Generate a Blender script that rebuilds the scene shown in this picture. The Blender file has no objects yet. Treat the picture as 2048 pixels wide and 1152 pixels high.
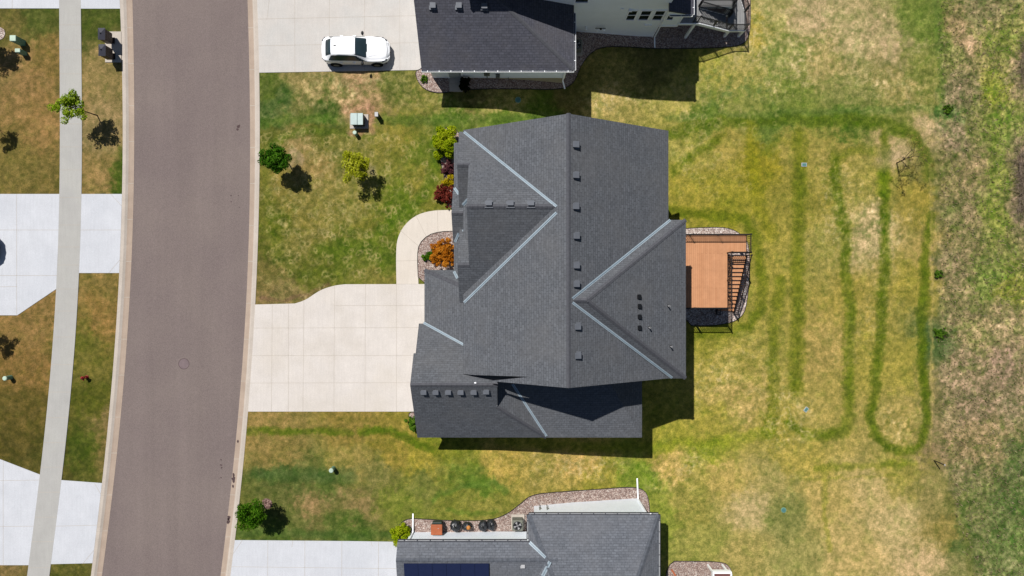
import bpy, bmesh, math, random
import numpy as np
from mathutils import Vector, Matrix
random.seed(7); rng = np.random.default_rng(11)
SC = bpy.context.scene
COL = SC.collection
H, F = 49.0, 1372.0
# ------------------------------------------------------------------ site: height of the ground (falls towards the back yards)
TX = [-500, -4, -1, 1.6, 4.5, 9.5, 13, 500]
TZ = [0, 0, -.15, -.65, -1.5, -2.5, -2.75, -2.75]
def terr(x): return np.interp(x, TX, TZ)
def P(u, v, z):
    k = (H - z) / F
    return Vector(((u - 1024) * k, (576 - v) * k, z))
def G(u, v, dz=0.0):
    z = 0.0
    for _ in range(12):
        z = float(terr((u - 1024) * (H - z) / F))
    p = P(u, v, z); p.z += dz
    return p
def lin(c): return tuple(((x / 255) / 12.92 if x / 255 <= .04045 else ((x / 255 + .055) / 1.055) ** 2.4) for x in c)
KA = .68
def C(r, g, b, k=None):
    k = KA if k is None else k * .74
    return tuple(min(.9, x * k) for x in lin((r, g, b))) + (1,)
# ------------------------------------------------------------------ materials
MATS = {}
def newmat(name, rough=.8, spec=.3, metal=0):
    m = bpy.data.materials.new(name); m.use_nodes = True
    nt = m.node_tree; b = nt.nodes['Principled BSDF']
    b.inputs['Roughness'].default_value = rough; b.inputs['Metallic'].default_value = metal
    b.inputs['Specular IOR Level'].default_value = spec
    MATS[name] = m
    return m, nt, b
def N(nt, t, **kw):
    n = nt.nodes.new(t)
    for k, v in kw.items():
        if k.startswith('i_'): n.inputs[k[2:].replace('_', ' ')].default_value = v
        else: setattr(n, k, v)
    return n
def ramp(nt, fac, stops):
    r = nt.nodes.new('ShaderNodeValToRGB'); nt.links.new(fac, r.inputs[0])
    e = r.color_ramp.elements
    while len(e) < len(stops): e.new(.5)
    for q, (p, c) in zip(e, stops): q.position = p; q.color = c
    return r.outputs[0]
def mixc(nt, fac, a, b, mode='MIX'):
    m = nt.nodes.new('ShaderNodeMix'); m.data_type = 'RGBA'; m.blend_type = mode
    for s, val in ((m.inputs[0], fac), (m.inputs[6], a), (m.inputs[7], b)):
        if hasattr(val, 'links'): nt.links.new(val, s)
        else: s.default_value = val
    return m.outputs[2]
def noise(nt, co, scale, detail=4, rough=.6, dist=0):
    n = N(nt, 'ShaderNodeTexNoise', i_Scale=scale, i_Detail=detail, i_Roughness=rough, i_Distortion=dist)
    if co is not None: nt.links.new(co, n.inputs['Vector'])
    return n.outputs['Fac']
def bump(nt, b, h, strength=.3, dist=.02):
    n = N(nt, 'ShaderNodeBump', i_Strength=strength, i_Distance=dist)
    nt.links.new(h, n.inputs['Height']); nt.links.new(n.outputs[0], b.inputs['Normal'])
def geo(nt): return N(nt, 'ShaderNodeNewGeometry').outputs['Position']
def plain(name, col, rough=.6, spec=.3, metal=0, var=.12, scale=3.0):
    m, nt, b = newmat(name, rough, spec, metal)
    g = geo(nt); f = noise(nt, g, scale)
    d = tuple(x * (1 - var) for x in col[:3]) + (1,); l = tuple(min(.95, x * (1 + var)) for x in col[:3]) + (1,)
    nt.links.new(ramp(nt, f, [(.3, d), (.7, l)]), b.inputs['Base Color'])
    return m
def concrete(name, base, stain=None, var=.05, stn=.5):
    m, nt, b = newmat(name, .9, .2)
    g = geo(nt)
    c0 = tuple(x * (1 - var) for x in base[:3]) + (1,); c1 = tuple(min(.9, x * (1 + var)) for x in base[:3]) + (1,)
    col = ramp(nt, noise(nt, g, .9, 5), [(.3, c0), (.7, c1)])
    if stain:
        col = mixc(nt, ramp(nt, noise(nt, g, .28, 3, .55), [(.45, (0, 0, 0, 1)), (.68, (stn, stn, stn, 1))]), col, stain)
    sp = ramp(nt, noise(nt, g, 26, 3), [(.35, (.9, .9, .9, 1)), (.65, (1.08, 1.08, 1.08, 1))])
    col = mixc(nt, 1.0, col, sp, 'MULTIPLY')
    # broom-finish streaks
    mp = N(nt, 'ShaderNodeMapping'); mp.inputs['Scale'].default_value = (9, .6, 1); nt.links.new(g, mp.inputs[0])
    st = ramp(nt, noise(nt, mp.outputs[0], 1.0, 3), [(.3, (.965, .965, .965, 1)), (.7, (1.03, 1.03, 1.03, 1))])
    col = mixc(nt, 1.0, col, st, 'MULTIPLY')
    nt.links.new(col, b.inputs['Base Color'])
    bump(nt, b, noise(nt, g, 60, 2), .25, .01)
    return m
def shingle(name, base, tint):
    m, nt, b = newmat(name, .93, .15)
    uv = N(nt, 'ShaderNodeUVMap').outputs[0]; g = geo(nt)
    br = N(nt, 'ShaderNodeTexBrick', offset=.5, offset_frequency=2, squash=1.0)
    br.inputs['Scale'].default_value = 1; br.inputs['Brick Width'].default_value = .33; br.inputs['Row Height'].default_value = .165
    br.inputs['Mortar Size'].default_value = .02; br.inputs['Mortar Smooth'].default_value = .6; br.inputs['Bias'].default_value = 0
    # wander the courses a little so the tabs are not all one length
    wn = N(nt, 'ShaderNodeTexNoise', i_Scale=1.7, i_Detail=2.0); nt.links.new(uv, wn.inputs['Vector'])
    sc = N(nt, 'ShaderNodeVectorMath', operation='MULTIPLY'); nt.links.new(wn.outputs['Color'], sc.inputs[0]); sc.inputs[1].default_value = (.35, .02, 0)
    ad = N(nt, 'ShaderNodeVectorMath', operation='ADD'); nt.links.new(uv, ad.inputs[0]); nt.links.new(sc.outputs[0], ad.inputs[1])
    nt.links.new(ad.outputs[0], br.inputs['Vector'])
    br.inputs['Color1'].default_value = tuple(x * .88 for x in base[:3]) + (1,)
    br.inputs['Color2'].default_value = tuple(x * 1.12 for x in base[:3]) + (1,)
    br.inputs['Mortar'].default_value = tuple(x * .6 for x in base[:3]) + (1,)
    c = mixc(nt, ramp(nt, noise(nt, g, .35, 4, .6), [(.42, (0, 0, 0, 1)), (.66, (.5, .5, .5, 1))]), br.outputs[0], tint)
    c = mixc(nt, 1.0, c, ramp(nt, noise(nt, g, 5, 4, .7), [(.3, (.82, .82, .82, 1)), (.7, (1.18, 1.18, 1.18, 1))]), 'MULTIPLY')
    c = mixc(nt, 1.0, c, ramp(nt, noise(nt, g, 45, 2, .7), [(.3, (.8, .8, .8, 1)), (.7, (1.2, 1.2, 1.2, 1))]), 'MULTIPLY')
    nt.links.new(c, b.inputs['Base Color'])
    bump(nt, b, br.outputs['Fac'], -.35, .03)
    return m
def boards(name, c1, c2, w, gap):
    m, nt, b = newmat(name, .75, .25)
    uv = N(nt, 'ShaderNodeUVMap').outputs[0]
    br = N(nt, 'ShaderNodeTexBrick', offset=.5)
    for k, v in (('Scale', 1), ('Brick Width', 4.9), ('Row Height', w), ('Mortar Size', .006), ('Mortar Smooth', .3), ('Bias', 0)): br.inputs[k].default_value = v
    rot = N(nt, 'ShaderNodeMapping'); rot.inputs['Rotation'].default_value = (0, 0, math.pi / 2); nt.links.new(uv, rot.inputs[0])
    nt.links.new(rot.outputs[0], br.inputs['Vector'])
    br.inputs['Color1'].default_value = c1; br.inputs['Color2'].default_value = c2; br.inputs['Mortar'].default_value = gap
    c = mixc(nt, 1.0, br.outputs[0], ramp(nt, noise(nt, geo(nt), 2.2, 5, .65), [(.3, (.9, .9, .9, 1)), (.7, (1.08, 1.08, 1.08, 1))]), 'MULTIPLY')
    nt.links.new(c, b.inputs['Base Color'])
    return m
def siding(name, base):
    m, nt, b = newmat(name, .6, .3)
    g = geo(nt); s = N(nt, 'ShaderNodeSeparateXYZ'); nt.links.new(g, s.inputs[0])
    md = N(nt, 'ShaderNodeMath', operation='MODULO'); 
    ad = N(nt, 'ShaderNodeMath', operation='ADD'); ad.inputs[1].default_value = 50; nt.links.new(s.outputs['Z'], ad.inputs[0])
    nt.links.new(ad.outputs[0], md.inputs[0]); md.inputs[1].default_value = .18
    dv = N(nt, 'ShaderNodeMath', operation='DIVIDE'); nt.links.new(md.outputs[0], dv.inputs[0]); dv.inputs[1].default_value = .18
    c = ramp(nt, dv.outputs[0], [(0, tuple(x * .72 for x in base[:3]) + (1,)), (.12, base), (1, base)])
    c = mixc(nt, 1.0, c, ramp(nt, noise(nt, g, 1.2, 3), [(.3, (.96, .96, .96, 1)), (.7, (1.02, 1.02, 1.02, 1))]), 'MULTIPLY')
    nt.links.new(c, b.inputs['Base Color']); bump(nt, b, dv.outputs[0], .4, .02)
    return m
def gravelmat(name, stops, scale=15):
    m, nt, b = newmat(name, .9, .2)
    g = geo(nt)
    v = N(nt, 'ShaderNodeTexVoronoi', i_Scale=scale, i_Randomness=1.0); nt.links.new(g, v.inputs['Vector'])
    s = N(nt, 'ShaderNodeSeparateColor'); nt.links.new(v.outputs['Color'], s.inputs[0])
    c = ramp(nt, s.outputs[0], stops)
    e = ramp(nt, v.outputs['Distance'], [(.3, (1.18, 1.18, 1.18, 1)), (.85, (.62, .6, .6, 1))])
    c = mixc(nt, 1.0, c, e, 'MULTIPLY')
    c = mixc(nt, 1.0, c, ramp(nt, noise(nt, g, 2.5, 4), [(.3, (.85, .85, .85, 1)), (.7, (1.12, 1.12, 1.12, 1))]), 'MULTIPLY')
    nt.links.new(c, b.inputs['Base Color'])
    iv = N(nt, 'ShaderNodeMath', operation='SUBTRACT'); iv.inputs[0].default_value = 1; nt.links.new(v.outputs['Distance'], iv.inputs[1])
    bump(nt, b, iv.outputs[0], .6, .03)
    return m
def leafmat(name, c1, c2, c3, transl=.25):
    m = bpy.data.materials.new(name); m.use_nodes = True; nt = m.node_tree; nt.nodes.remove(nt.nodes['Principled BSDF'])
    a = N(nt, 'ShaderNodeAttribute', attribute_name='rnd')
    c = ramp(nt, a.outputs['Fac'], [(0, c1), (.5, c2), (1, c3)])
    d = N(nt, 'ShaderNodeBsdfDiffuse'); t = N(nt, 'ShaderNodeBsdfTranslucent'); mx = N(nt, 'ShaderNodeMixShader'); mx.inputs[0].default_value = transl
    nt.links.new(c, d.inputs[0]); nt.links.new(c, t.inputs[0]); nt.links.new(d.outputs[0], mx.inputs[1]); nt.links.new(t.outputs[0], mx.inputs[2])
    nt.links.new(mx.outputs[0], nt.nodes['Material Output'].inputs[0])
    MATS[name] = m; return m
def glassmat(name, col, rough=.08):
    m, nt, b = newmat(name, rough, .6); b.inputs['Base Color'].default_value = col; return m

M = {}
M['shingle'] = shingle('asphalt_shingle', C(103, 106, 112), C(108, 108, 110))
M['shingle_b'] = shingle('asphalt_shingle_neighbour', C(88, 89, 99), C(100, 97, 99))
M['shingle_c'] = shingle('asphalt_shingle_pale', C(112, 116, 124), C(118, 119, 124))
M['cap'] = plain('ridge_cap_shingle', C(92, 93, 99), .95, .1, var=.15, scale=7)
M['cap_c'] = plain('ridge_cap_shingle_pale', C(96, 100, 108), .95, .1, var=.25, scale=5)
M['flash'] = plain('valley_metal', C(172, 186, 196), .45, .4, .15, var=.08)
M['drive'] = concrete('driveway_concrete', C(232, 224, 217, .84), C(216, 205, 190, .84), stn=.4)
M['drive_n'] = concrete('driveway_concrete_grey', C(220, 214, 208, .84), C(206, 208, 207, .84))
M['drive_w'] = concrete('driveway_concrete_white', C(222, 224, 230, .84), C(212, 215, 222, .84))
M['walk'] = concrete('sidewalk_concrete', C(190, 188, 184, .86), C(200, 198, 190, .86))
M['path'] = concrete('path_concrete', C(236, 226, 214, .84), C(226, 214, 200, .84))
M['curb'] = concrete('curb_concrete', C(214, 202, 190, .82), C(200, 188, 174, .82), .08)
M['curbd'] = concrete('gutter_stained_concrete', C(192, 172, 155, .85), C(176, 156, 140, .85), .1)
M['joint'] = plain('concrete_joint', C(194, 184, 172), .95, .1)
M['pad'] = concrete('pad_concrete', C(200, 190, 178), None)
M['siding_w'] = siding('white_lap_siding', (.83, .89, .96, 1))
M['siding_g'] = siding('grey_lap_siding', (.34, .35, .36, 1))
M['found'] = plain('foundation_stone', C(190, 180, 150), .9, .1)
M['white'] = plain('white_trim', (.88, .90, .93, 1), .5, .3, var=.03)
M['black'] = plain('black_metal', (.008, .008, .009, 1), .4, .4, var=.05)
M['dgrey'] = plain('dark_grey_metal', C(58, 58, 70), .5, .4, .1)
M['bronze'] = plain('bronze_steel', C(62, 50, 46), .5, .4, .1)
M['vent'] = plain('vent_metal', C(104, 108, 116), .6, .3)
M['rubber'] = plain('tyre_rubber', (.008, .008, .008, 1), .9, .1)
M['glass'] = glassmat('window_glass', (.01, .016, .018, 1))
M['carglass'] = glassmat('car_glass', (.018, .032, .04, 1), .14)
M['paintw'] = plain('car_paint_white', (.84, .85, .88, 1), .28, .5, var=.01)
M['deckb'] = boards('deck_boards_cedar', C(210, 153, 112), C(203, 145, 104), .14, C(160, 106, 72))
M['deckg'] = boards('deck_boards_grey', C(150, 150, 150), C(140, 141, 142), .14, C(95, 95, 98))
M['deckr'] = plain('deck_boards_redbrown', C(120, 75, 70), .8)
M['gravel'] = gravelmat('river_rock', [(0, C(118, 98, 94)), (.3, C(152, 128, 118)), (.6, C(172, 150, 140)), (.85, C(196, 180, 170)), (1, C(218, 208, 200))], 19)
M['gravel_l'] = gravelmat('pale_river_rock', [(0, C(130, 112, 106)), (.4, C(178, 158, 148)), (.8, C(212, 198, 188)), (1, C(240, 232, 226))])
M['mulch'] = gravelmat('bark_mulch', [(0, C(70, 48, 44)), (.5, C(120, 92, 84)), (1, C(165, 140, 128))], 16)
M['bark'] = plain('tree_bark', C(78, 66, 56), .95, .1, var=.3, scale=20)
M['twig'] = plain('dead_twig', C(140, 124, 108), .95, .1, var=.4, scale=5)
M['solar'] = None
M['ped'] = plain('green_plastic', C(120, 165, 140), .5, .3)
M['pedlid'] = plain('pale_green_plastic', C(205, 228, 208, .8), .5, .3)
M['trans'] = plain('transformer_steel', C(136, 156, 154), .4, .4, .1)
M['transd'] = plain('transformer_steel_dark', C(52, 66, 62), .5, .3)
M['red'] = plain('red_enamel', C(150, 20, 30), .4, .5)
M['rust'] = plain('rust_brown_plastic', C(176, 98, 62), .6, .3)
M['bag'] = plain('black_plastic_bag', C(42, 44, 48), .35, .5, var=.3, scale=9)
M['acg'] = plain('condenser_steel', C(120, 122, 112), .6, .3)
M['teal'] = plain('teal_plastic', C(84, 132, 128), .5, .3)
M['pvc'] = plain('pipe_plastic', C(190, 190, 192), .5, .3)
M['orange'] = plain('orange_ceramic', C(210, 140, 70), .6, .3)
M['iron'] = plain('cast_iron', C(126, 110, 112), .8, .3)
M['solarf'] = plain('solar_frame', (.02, .025, .06, 1), .4, .4)
M['edge'] = plain('landscape_edging', (.02, .02, .02, 1), .8, .2)
M['doorp'] = plain('door_paint', C(190, 194, 196), .5, .3)
M['garaged'] = siding('garage_door_panels', (.6, .62, .64, 1))
M['gutg'] = plain('grey_gutter', C(165, 168, 172), .5, .3)
M['ventl'] = plain('pale_vent_metal', C(112, 116, 124), .6, .3)
M['seam'] = plain('valley_seam', C(120, 142, 158), .5, .3)
M['stain'] = plain('oil_stain', C(88, 72, 72), .9, .2, var=.25, scale=12)
m, nt, b = newmat('solar_cells', .22, .5)
uv = N(nt, 'ShaderNodeUVMap').outputs[0]
br = N(nt, 'ShaderNodeTexBrick', offset=0.0)
for k, v in (('Scale', 1), ('Brick Width', .165), ('Row Height', .165), ('Mortar Size', .004), ('Mortar Smooth', .2), ('Bias', 0)): br.inputs[k].default_value = v
nt.links.new(uv, br.inputs['Vector'])
br.inputs['Color1'].default_value = C(34, 42, 74); br.inputs['Color2'].default_value = C(36, 44, 77); br.inputs['Mortar'].default_value = C(40, 46, 78)
nt.links.new(br.outputs[0], b.inputs['Base Color']); M['solar'] = m
# asphalt
m, nt, b = newmat('road_asphalt', .92, .2)
g = geo(nt)
c = ramp(nt, noise(nt, g, .16, 4, .55), [(.3, C(125, 112, 110)), (.7, C(136, 123, 118))])
mp = N(nt, 'ShaderNodeMapping'); mp.inputs['Scale'].default_value = (1.1, .05, 1); nt.links.new(g, mp.inputs[0])
c = mixc(nt, 1.0, c, ramp(nt, noise(nt, mp.outputs[0], 1, 3), [(.3, (.95, .95, .95, 1)), (.7, (1.05, 1.05, 1.05, 1))]), 'MULTIPLY')
c = mixc(nt, 1.0, c, ramp(nt, noise(nt, g, 14, 4, .8), [(.3, (.8, .8, .8, 1)), (.7, (1.2, 1.2, 1.2, 1))]), 'MULTIPLY')
c = mixc(nt, 1.0, c, ramp(nt, noise(nt, g, 60, 2, .8), [(.3, (.75, .75, .75, 1)), (.7, (1.25, 1.25, 1.25, 1))]), 'MULTIPLY')
nt.links.new(c, b.inputs['Base Color']); bump(nt, b, noise(nt, g, 70, 2), .5, .02); M['asphalt'] = m
# ------------------------------------------------------------------ mesh builder
ORG = {}
class MB:
    def __init__(s): s.v = []; s.f = []; s.m = []; s.r = []
    def face(s, pts, mat=0, r=.5):
        i = len(s.v); s.v += [tuple(p) for p in pts]; s.f.append(tuple(range(i, i + len(pts)))); s.m.append(mat); s.r.append(r)
    def box(s, x0, x1, y0, y1, z0, z1, mat=0, top=None):
        a = [(x0, y0), (x1, y0), (x1, y1), (x0, y1)]
        s.prism(a, z0, z1, mat, top)
    def prism(s, poly, z0, z1, mat=0, top=None):
        n = len(poly)
        ar = sum(poly[i][0] * poly[(i + 1) % n][1] - poly[(i + 1) % n][0] * poly[i][1] for i in range(n))
        if ar < 0: poly = poly[::-1]
        i = len(s.v); s.v += [(p[0], p[1], z0) for p in poly] + [(p[0], p[1], z1) for p in poly]
        s.f.append(tuple(i + k for k in reversed(range(n)))); s.f.append(tuple(i + n + k for k in range(n)))
        s.m += [mat, mat if top is None else top]; s.r += [.5, .5]
        for k in range(n):
            s.f.append((i + k, i + (k + 1) % n, i + n + (k + 1) % n, i + n + k)); s.m.append(mat); s.r.append(.5)
    def slab(s, pts, t=.16, mat=0, side=1, up=(0, 0, 1)):
        pts = [Vector(p) for p in pts]; n = len(pts)
        nn = Vector((0, 0, 0))
        for k in range(n): nn += pts[k].cross(pts[(k + 1) % n])
        if nn.z < 0: pts = pts[::-1]
        i = len(s.v); s.v += [tuple(p) for p in pts] + [(p.x, p.y, p.z - t) for p in pts]
        s.f.append(tuple(i + k for k in range(n))); s.m.append(mat); s.f.append(tuple(i + n + k for k in reversed(range(n)))); s.m.append(side); s.r += [.5, .5]
        for k in range(n):
            s.f.append((i + (k + 1) % n, i + k, i + n + k, i + n + (k + 1) % n)); s.m.append(side); s.r.append(.5)
    def tube(s, p0, p1, r0, r1=None, seg=8, mat=0, cap=True):
        r1 = r0 if r1 is None else r1
        p0 = Vector(p0); p1 = Vector(p1); d = (p1 - p0).normalized()
        a = d.orthogonal().normalized(); b = d.cross(a)
        i = len(s.v)
        for p, r in ((p0, r0), (p1, r1)):
            for k in range(seg):
                t = 2 * math.pi * (k + .5) / seg; s.v.append(tuple(p + a * math.cos(t) * r + b * math.sin(t) * r))
        for k in range(seg):
            s.f.append((i + k, i + (k + 1) % seg, i + seg + (k + 1) % seg, i + seg + k)); s.m.append(mat); s.r.append(.5)
        if cap:
            s.f.append(tuple(i + k for k in reversed(range(seg)))); s.f.append(tuple(i + seg + k for k in range(seg))); s.m += [mat, mat]; s.r += [.5, .5]
    def bar(s, p0, p1, w, h, mat=0):
        p0 = Vector(p0); p1 = Vector(p1); d = (p1 - p0).normalized()
        side = d.cross(Vector((0, 0, 1)))
        if side.length < .01: side = Vector((1, 0, 0))
        side.normalize(); up = side.cross(d).normalized()
        i = len(s.v)
        for p in (p0, p1):
            for a, b in ((-1, -1), (1, -1), (1, 1), (-1, 1)): s.v.append(tuple(p + side * a * w / 2 + up * b * h / 2))
        for q in ((3, 2, 1, 0), (4, 5, 6, 7), (0, 1, 5, 4), (1, 2, 6, 5), (2, 3, 7, 6), (3, 0, 4, 7)):
            s.f.append(tuple(i + k for k in q)); s.m.append(mat); s.r.append(.5)
    def ball(s, c, rx, ry, rz, nu=12, nv=8, mat=0, jit=0, zcut=-1):
        i = len(s.v)
        for a in range(nv + 1):
            th = math.pi * a / nv
            for k in range(nu):
                ph = 2 * math.pi * k / nu; j = 1 + random.uniform(-jit, jit)
                s.v.append((c[0] + rx * j * math.sin(th) * math.cos(ph), c[1] + ry * j * math.sin(th) * math.sin(ph), c[2] + rz * j * max(zcut, math.cos(th))))
        for a in range(nv):
            for k in range(nu):
                s.f.append((i + a * nu + k, i + (a + 1) * nu + k, i + (a + 1) * nu + (k + 1) % nu, i + a * nu + (k + 1) % nu)); s.m.append(mat); s.r.append(.5)
    def build(s, name, mats, parent=None, at=None, smooth=False, bevel=0):
        me = bpy.data.meshes.new(name)
        if not isinstance(mats, (list, tuple)): mats = [mats]
        org = Vector(ORG.get(parent.name, (0, 0, 0))) if parent else Vector((0, 0, 0))
        o3 = org if at is None else Vector((0, 0, 0))
        me.from_pydata([(x - o3.x, y - o3.y, z - o3.z) for x, y, z in s.v], [], s.f)
        for m_ in mats: me.materials.append(m_)
        me.polygons.foreach_set('material_index', [min(x, len(mats) - 1) for x in s.m])
        at_ = me.attributes.new('rnd', 'FLOAT', 'FACE'); at_.data.foreach_set('value', s.r)
        me.update()
        uvl = me.uv_layers.new(name='UVMap')
        uvs = np.zeros((len(me.loops), 2), np.float32)
        V = np.array(s.v)
        for p in me.polygons:
            n = p.normal
            if abs(n.z) > .999: e, w = Vector((1, 0, 0)), Vector((0, 1, 0))
            else:
                e = Vector((0, 0, 1)).cross(n).normalized(); w = n.cross(e)
            for li, vi in zip(p.loop_indices, p.vertices):
                q = s.v[vi]; uvs[li] = (q[0] * e.x + q[1] * e.y + q[2] * e.z, q[0] * w.x + q[1] * w.y + q[2] * w.z)
        uvl.data.foreach_set('uv', uvs.ravel())
        if smooth: me.polygons.foreach_set('use_smooth', [True] * len(me.polygons))
        o = bpy.data.objects.new(name, me); COL.objects.link(o)
        if parent:
            o.parent = parent
            if at is not None: o.location = Vector(at) - org
        elif at is not None: o.location = at
        ORG[o.name] = tuple(org)
        if bevel:
            bv = o.modifiers.new('bevel', 'BEVEL'); bv.width = bevel; bv.segments = 2; bv.limit_method = 'ANGLE'
        return o
def tag(o, label, cat, group=None):
    o['label'] = label; o['category'] = cat
    if group: o['group'] = group
    return o
def thing(name, label, cat, loc, group=None, rz=0):
    o = bpy.data.objects.new(name, None); COL.objects.link(o); o.location = loc; o.rotation_euler = (0, 0, rz)
    o.empty_display_size = .3; ORG[o.name] = tuple(loc)
    return tag(o, label, cat, group)
def lthing(*a, **k):      # a thing whose parts are given in its own local coordinates
    o = thing(*a, **k); ORG[o.name] = (0, 0, 0); return o
def struct(o): o['kind'] = 'structure'; return o
def stuff(o): o['kind'] = 'stuff'; return o
def copy_tree(o, parent=None):
    c = o.copy(); COL.objects.link(c); c.parent = parent
    ORG[c.name] = ORG.get(o.name, (0, 0, 0))
    for ch in [k for k in bpy.data.objects if k.parent == o]: copy_tree(ch, c)
    return c
def chaikin(p, n=2, closed=True):
    p = [Vector((q[0], q[1])) for q in p]
    for _ in range(n):
        r = []
        L = len(p)
        for i in range(L if closed else L - 1):
            a, b = p[i], p[(i + 1) % L]; r += [a * .75 + b * .25, a * .25 + b * .75]
        if not closed: r = [p[0]] + r + [p[-1]]
        p = r
    return [(q.x, q.y) for q in p]
# ------------------------------------------------------------------ sky, sun, camera
SUN = Vector((.325, -.485, -1)).normalized()
w = bpy.data.worlds.new('World'); SC.world = w; w.use_nodes = True
nt = w.node_tree; sky = nt.nodes.new('ShaderNodeTexSky'); sky.sky_type = 'NISHITA'; sky.sun_disc = False
sky.sun_elevation = math.asin(-SUN.z); sky.sun_rotation = math.atan2(-SUN.x, -SUN.y); sky.altitude = 200; sky.dust_density = .6
nt.links.new(sky.outputs[0], nt.nodes['Background'].inputs[0]); nt.nodes['Background'].inputs[1].default_value = .05
sl = bpy.data.lights.new('sun', 'SUN'); sl.energy = 5.0; sl.angle = math.radians(.5); sl.color = (1, .965, .91)
so = bpy.data.objects.new('sun', sl); COL.objects.link(so); so.rotation_euler = SUN.to_track_quat('-Z', 'Y').to_euler(); so.location = (-20, 30, 60)
cam = bpy.data.cameras.new('camera'); co = bpy.data.objects.new('camera', cam); COL.objects.link(co)
co.location = (0, 0, H); cam.sensor_width = 36; cam.lens = 36 * F / 2048; cam.clip_end = 2000; SC.camera = co
SC.view_settings.view_transform = 'Standard'; SC.view_settings.look = 'None'; SC.view_settings.exposure = 0.2; SC.view_settings.gamma = 1
SC.cycles.max_bounces = 6
# ------------------------------------------------------------------ street lines
def curve(vs, us, deg=4):
    c = np.polyfit(np.array(vs) / 576 - 1, us, deg); d = np.polyder(c)
    def f(v):
        t = v / 576 - 1; tc = max(-1.0, min(1.0, t))
        e = t - tc
        return float(np.polyval(c, tc) + np.polyval(d, tc) * e - 14 * e * e)
    return f
LO = curve([0, 100, 250, 380, 545, 660, 700, 780, 930, 1152], [240, 243, 246, 245, 238, 231.5, 230, 223, 208, 182])
LA = curve([0, 200, 380, 545, 700, 780, 952, 1152], [263.5, 267, 266, 260.5, 251, 245, 227.5, 202.5])
RA = curve([0, 130, 300, 400, 560, 700, 780, 926, 1152], [494, 497.6, 499, 498.5, 493, 486, 479.5, 466, 440])
RO = curve([0, 145, 250, 400, 500, 610, 780, 900, 1000, 1080, 1152], [514.5, 519, 519.3, 518, 515.6, 511, 499, 490, 479, 470, 461])
SL = curve([0, 200, 380, 545, 700, 780, 949, 1152], [118.7, 121, 119, 113, 106, 99.6, 79, 55])
SR = curve([0, 200, 380, 545, 700, 780, 960, 1152], [162, 164, 163.5, 158.7, 150, 141, 124, 99])
def XY(u, v): return ((u - 1024) * H / F, (576 - v) * H / F)
VS = list(range(-1500, 2700, 12))
def strip_poly(fa, fb, v0, v1, n=None):
    vs = [v for v in np.arange(v0, v1, 12)] + [v1]
    return [XY(fa(v), v) for v in vs] + [XY(fb(v), v) for v in reversed(vs)]
# asphalt
mb = MB()
for a, b in zip(VS[:-1], VS[1:]):
    q = [XY(LA(a), a), XY(RA(a), a), XY(RA(b), b), XY(LA(b), b)]
    mb.face([(p[0] + (-.05 if k in (0, 3) else .05), p[1], -.10) for k, p in enumerate(q)][::-1])
road = struct(mb.build('road', [M['asphalt']]))
# oil spots and crack-sealer marks, thin sheets on the asphalt
def blot(mb, u, v, r, z, n=9, asp=1.0, mat=0):
    x, y = XY(u, v); ph = random.random() * 6
    mb.face([(x + r * (1 + random.uniform(-.45, .25)) * math.cos(ph + 6.283 * k / n), y + r * asp * (1 + random.uniform(-.45, .25)) * math.sin(ph + 6.283 * k / n), z) for k in range(n)], mat)
mb = MB()
for u, v, r in ((475, 253, .13), (474, 258, .1), (478, 250, .07), (461, 391, .05), (461, 403, .05), (476, 391, .04), (478, 414, .04), (441, 920, .06), (441, 931, .07), (442, 936, .06), (441, 956, .05), (437, 957, .03), (479, 285, .03)):
    blot(mb, u, v, r, -.096)
for k in range(70):
    v = random.uniform(0, 1150); u = random.uniform(LA(v) + 5, RA(v) - 5); blot(mb, u, v, random.uniform(.008, .018), -.096, 6)
o = mb.build('oil_spots', [M['stain']], road)
# curbs: gutter pan, rolled face and flat top, cut by joints
def curbstone(name, fo, fa, sgn, off):
    mb = MB(); prev = None
    vs = []; v = -1500.0; k = 0
    while v < 2700:
        vs.append((v, 0)); 
        if (int(v + off) // 78) != (int(v + off + 12) // 78): vs.append((v + 6, 1)); vs.append((v + 7.0, 0))
        v += 12
    for v, j in vs:
        a = Vector(XY(fo(v), v)); b = Vector(XY(fa(v), v))
        row = [(a.x, a.y, -.35), (a.x, a.y, .022)]
        for t, z in ((.30, .022), (.5, -.055), (.62, -.075), (1.0, -.092)): p = a.lerp(b, t); row.append((p.x, p.y, z))
        if prev is not None:
            for i in range(5):
                q = [prev[0][i], row[i], row[i + 1], prev[0][i + 1]]
                mat = 2 if prev[1] else (1 if i >= 3 else 0)
                mb.face(q if sgn > 0 else q[::-1], mat)
        prev = (row, j)
    o = mb.build(name, [M['curb'], M['curbd'], M['joint']]); return struct(o)
cl = curbstone('curb', LO, LA, 1, 26); cr = curbstone('curb', RO, RA, -1, 20)
mb = MB()
for u, v, r, a in ((468, 951, .09, 1.6), (468, 960, .13, 2.2), (467, 973, .08, 1.3), (459, 1036, .13, 1.4), (458, 1043, .12, 1.8), (477, 883, .06, 1.8)): blot(mb, u - 2, v, r, -.062, 9, a)
mb.build('rust_streak', [M['stain']], cr)
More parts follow.
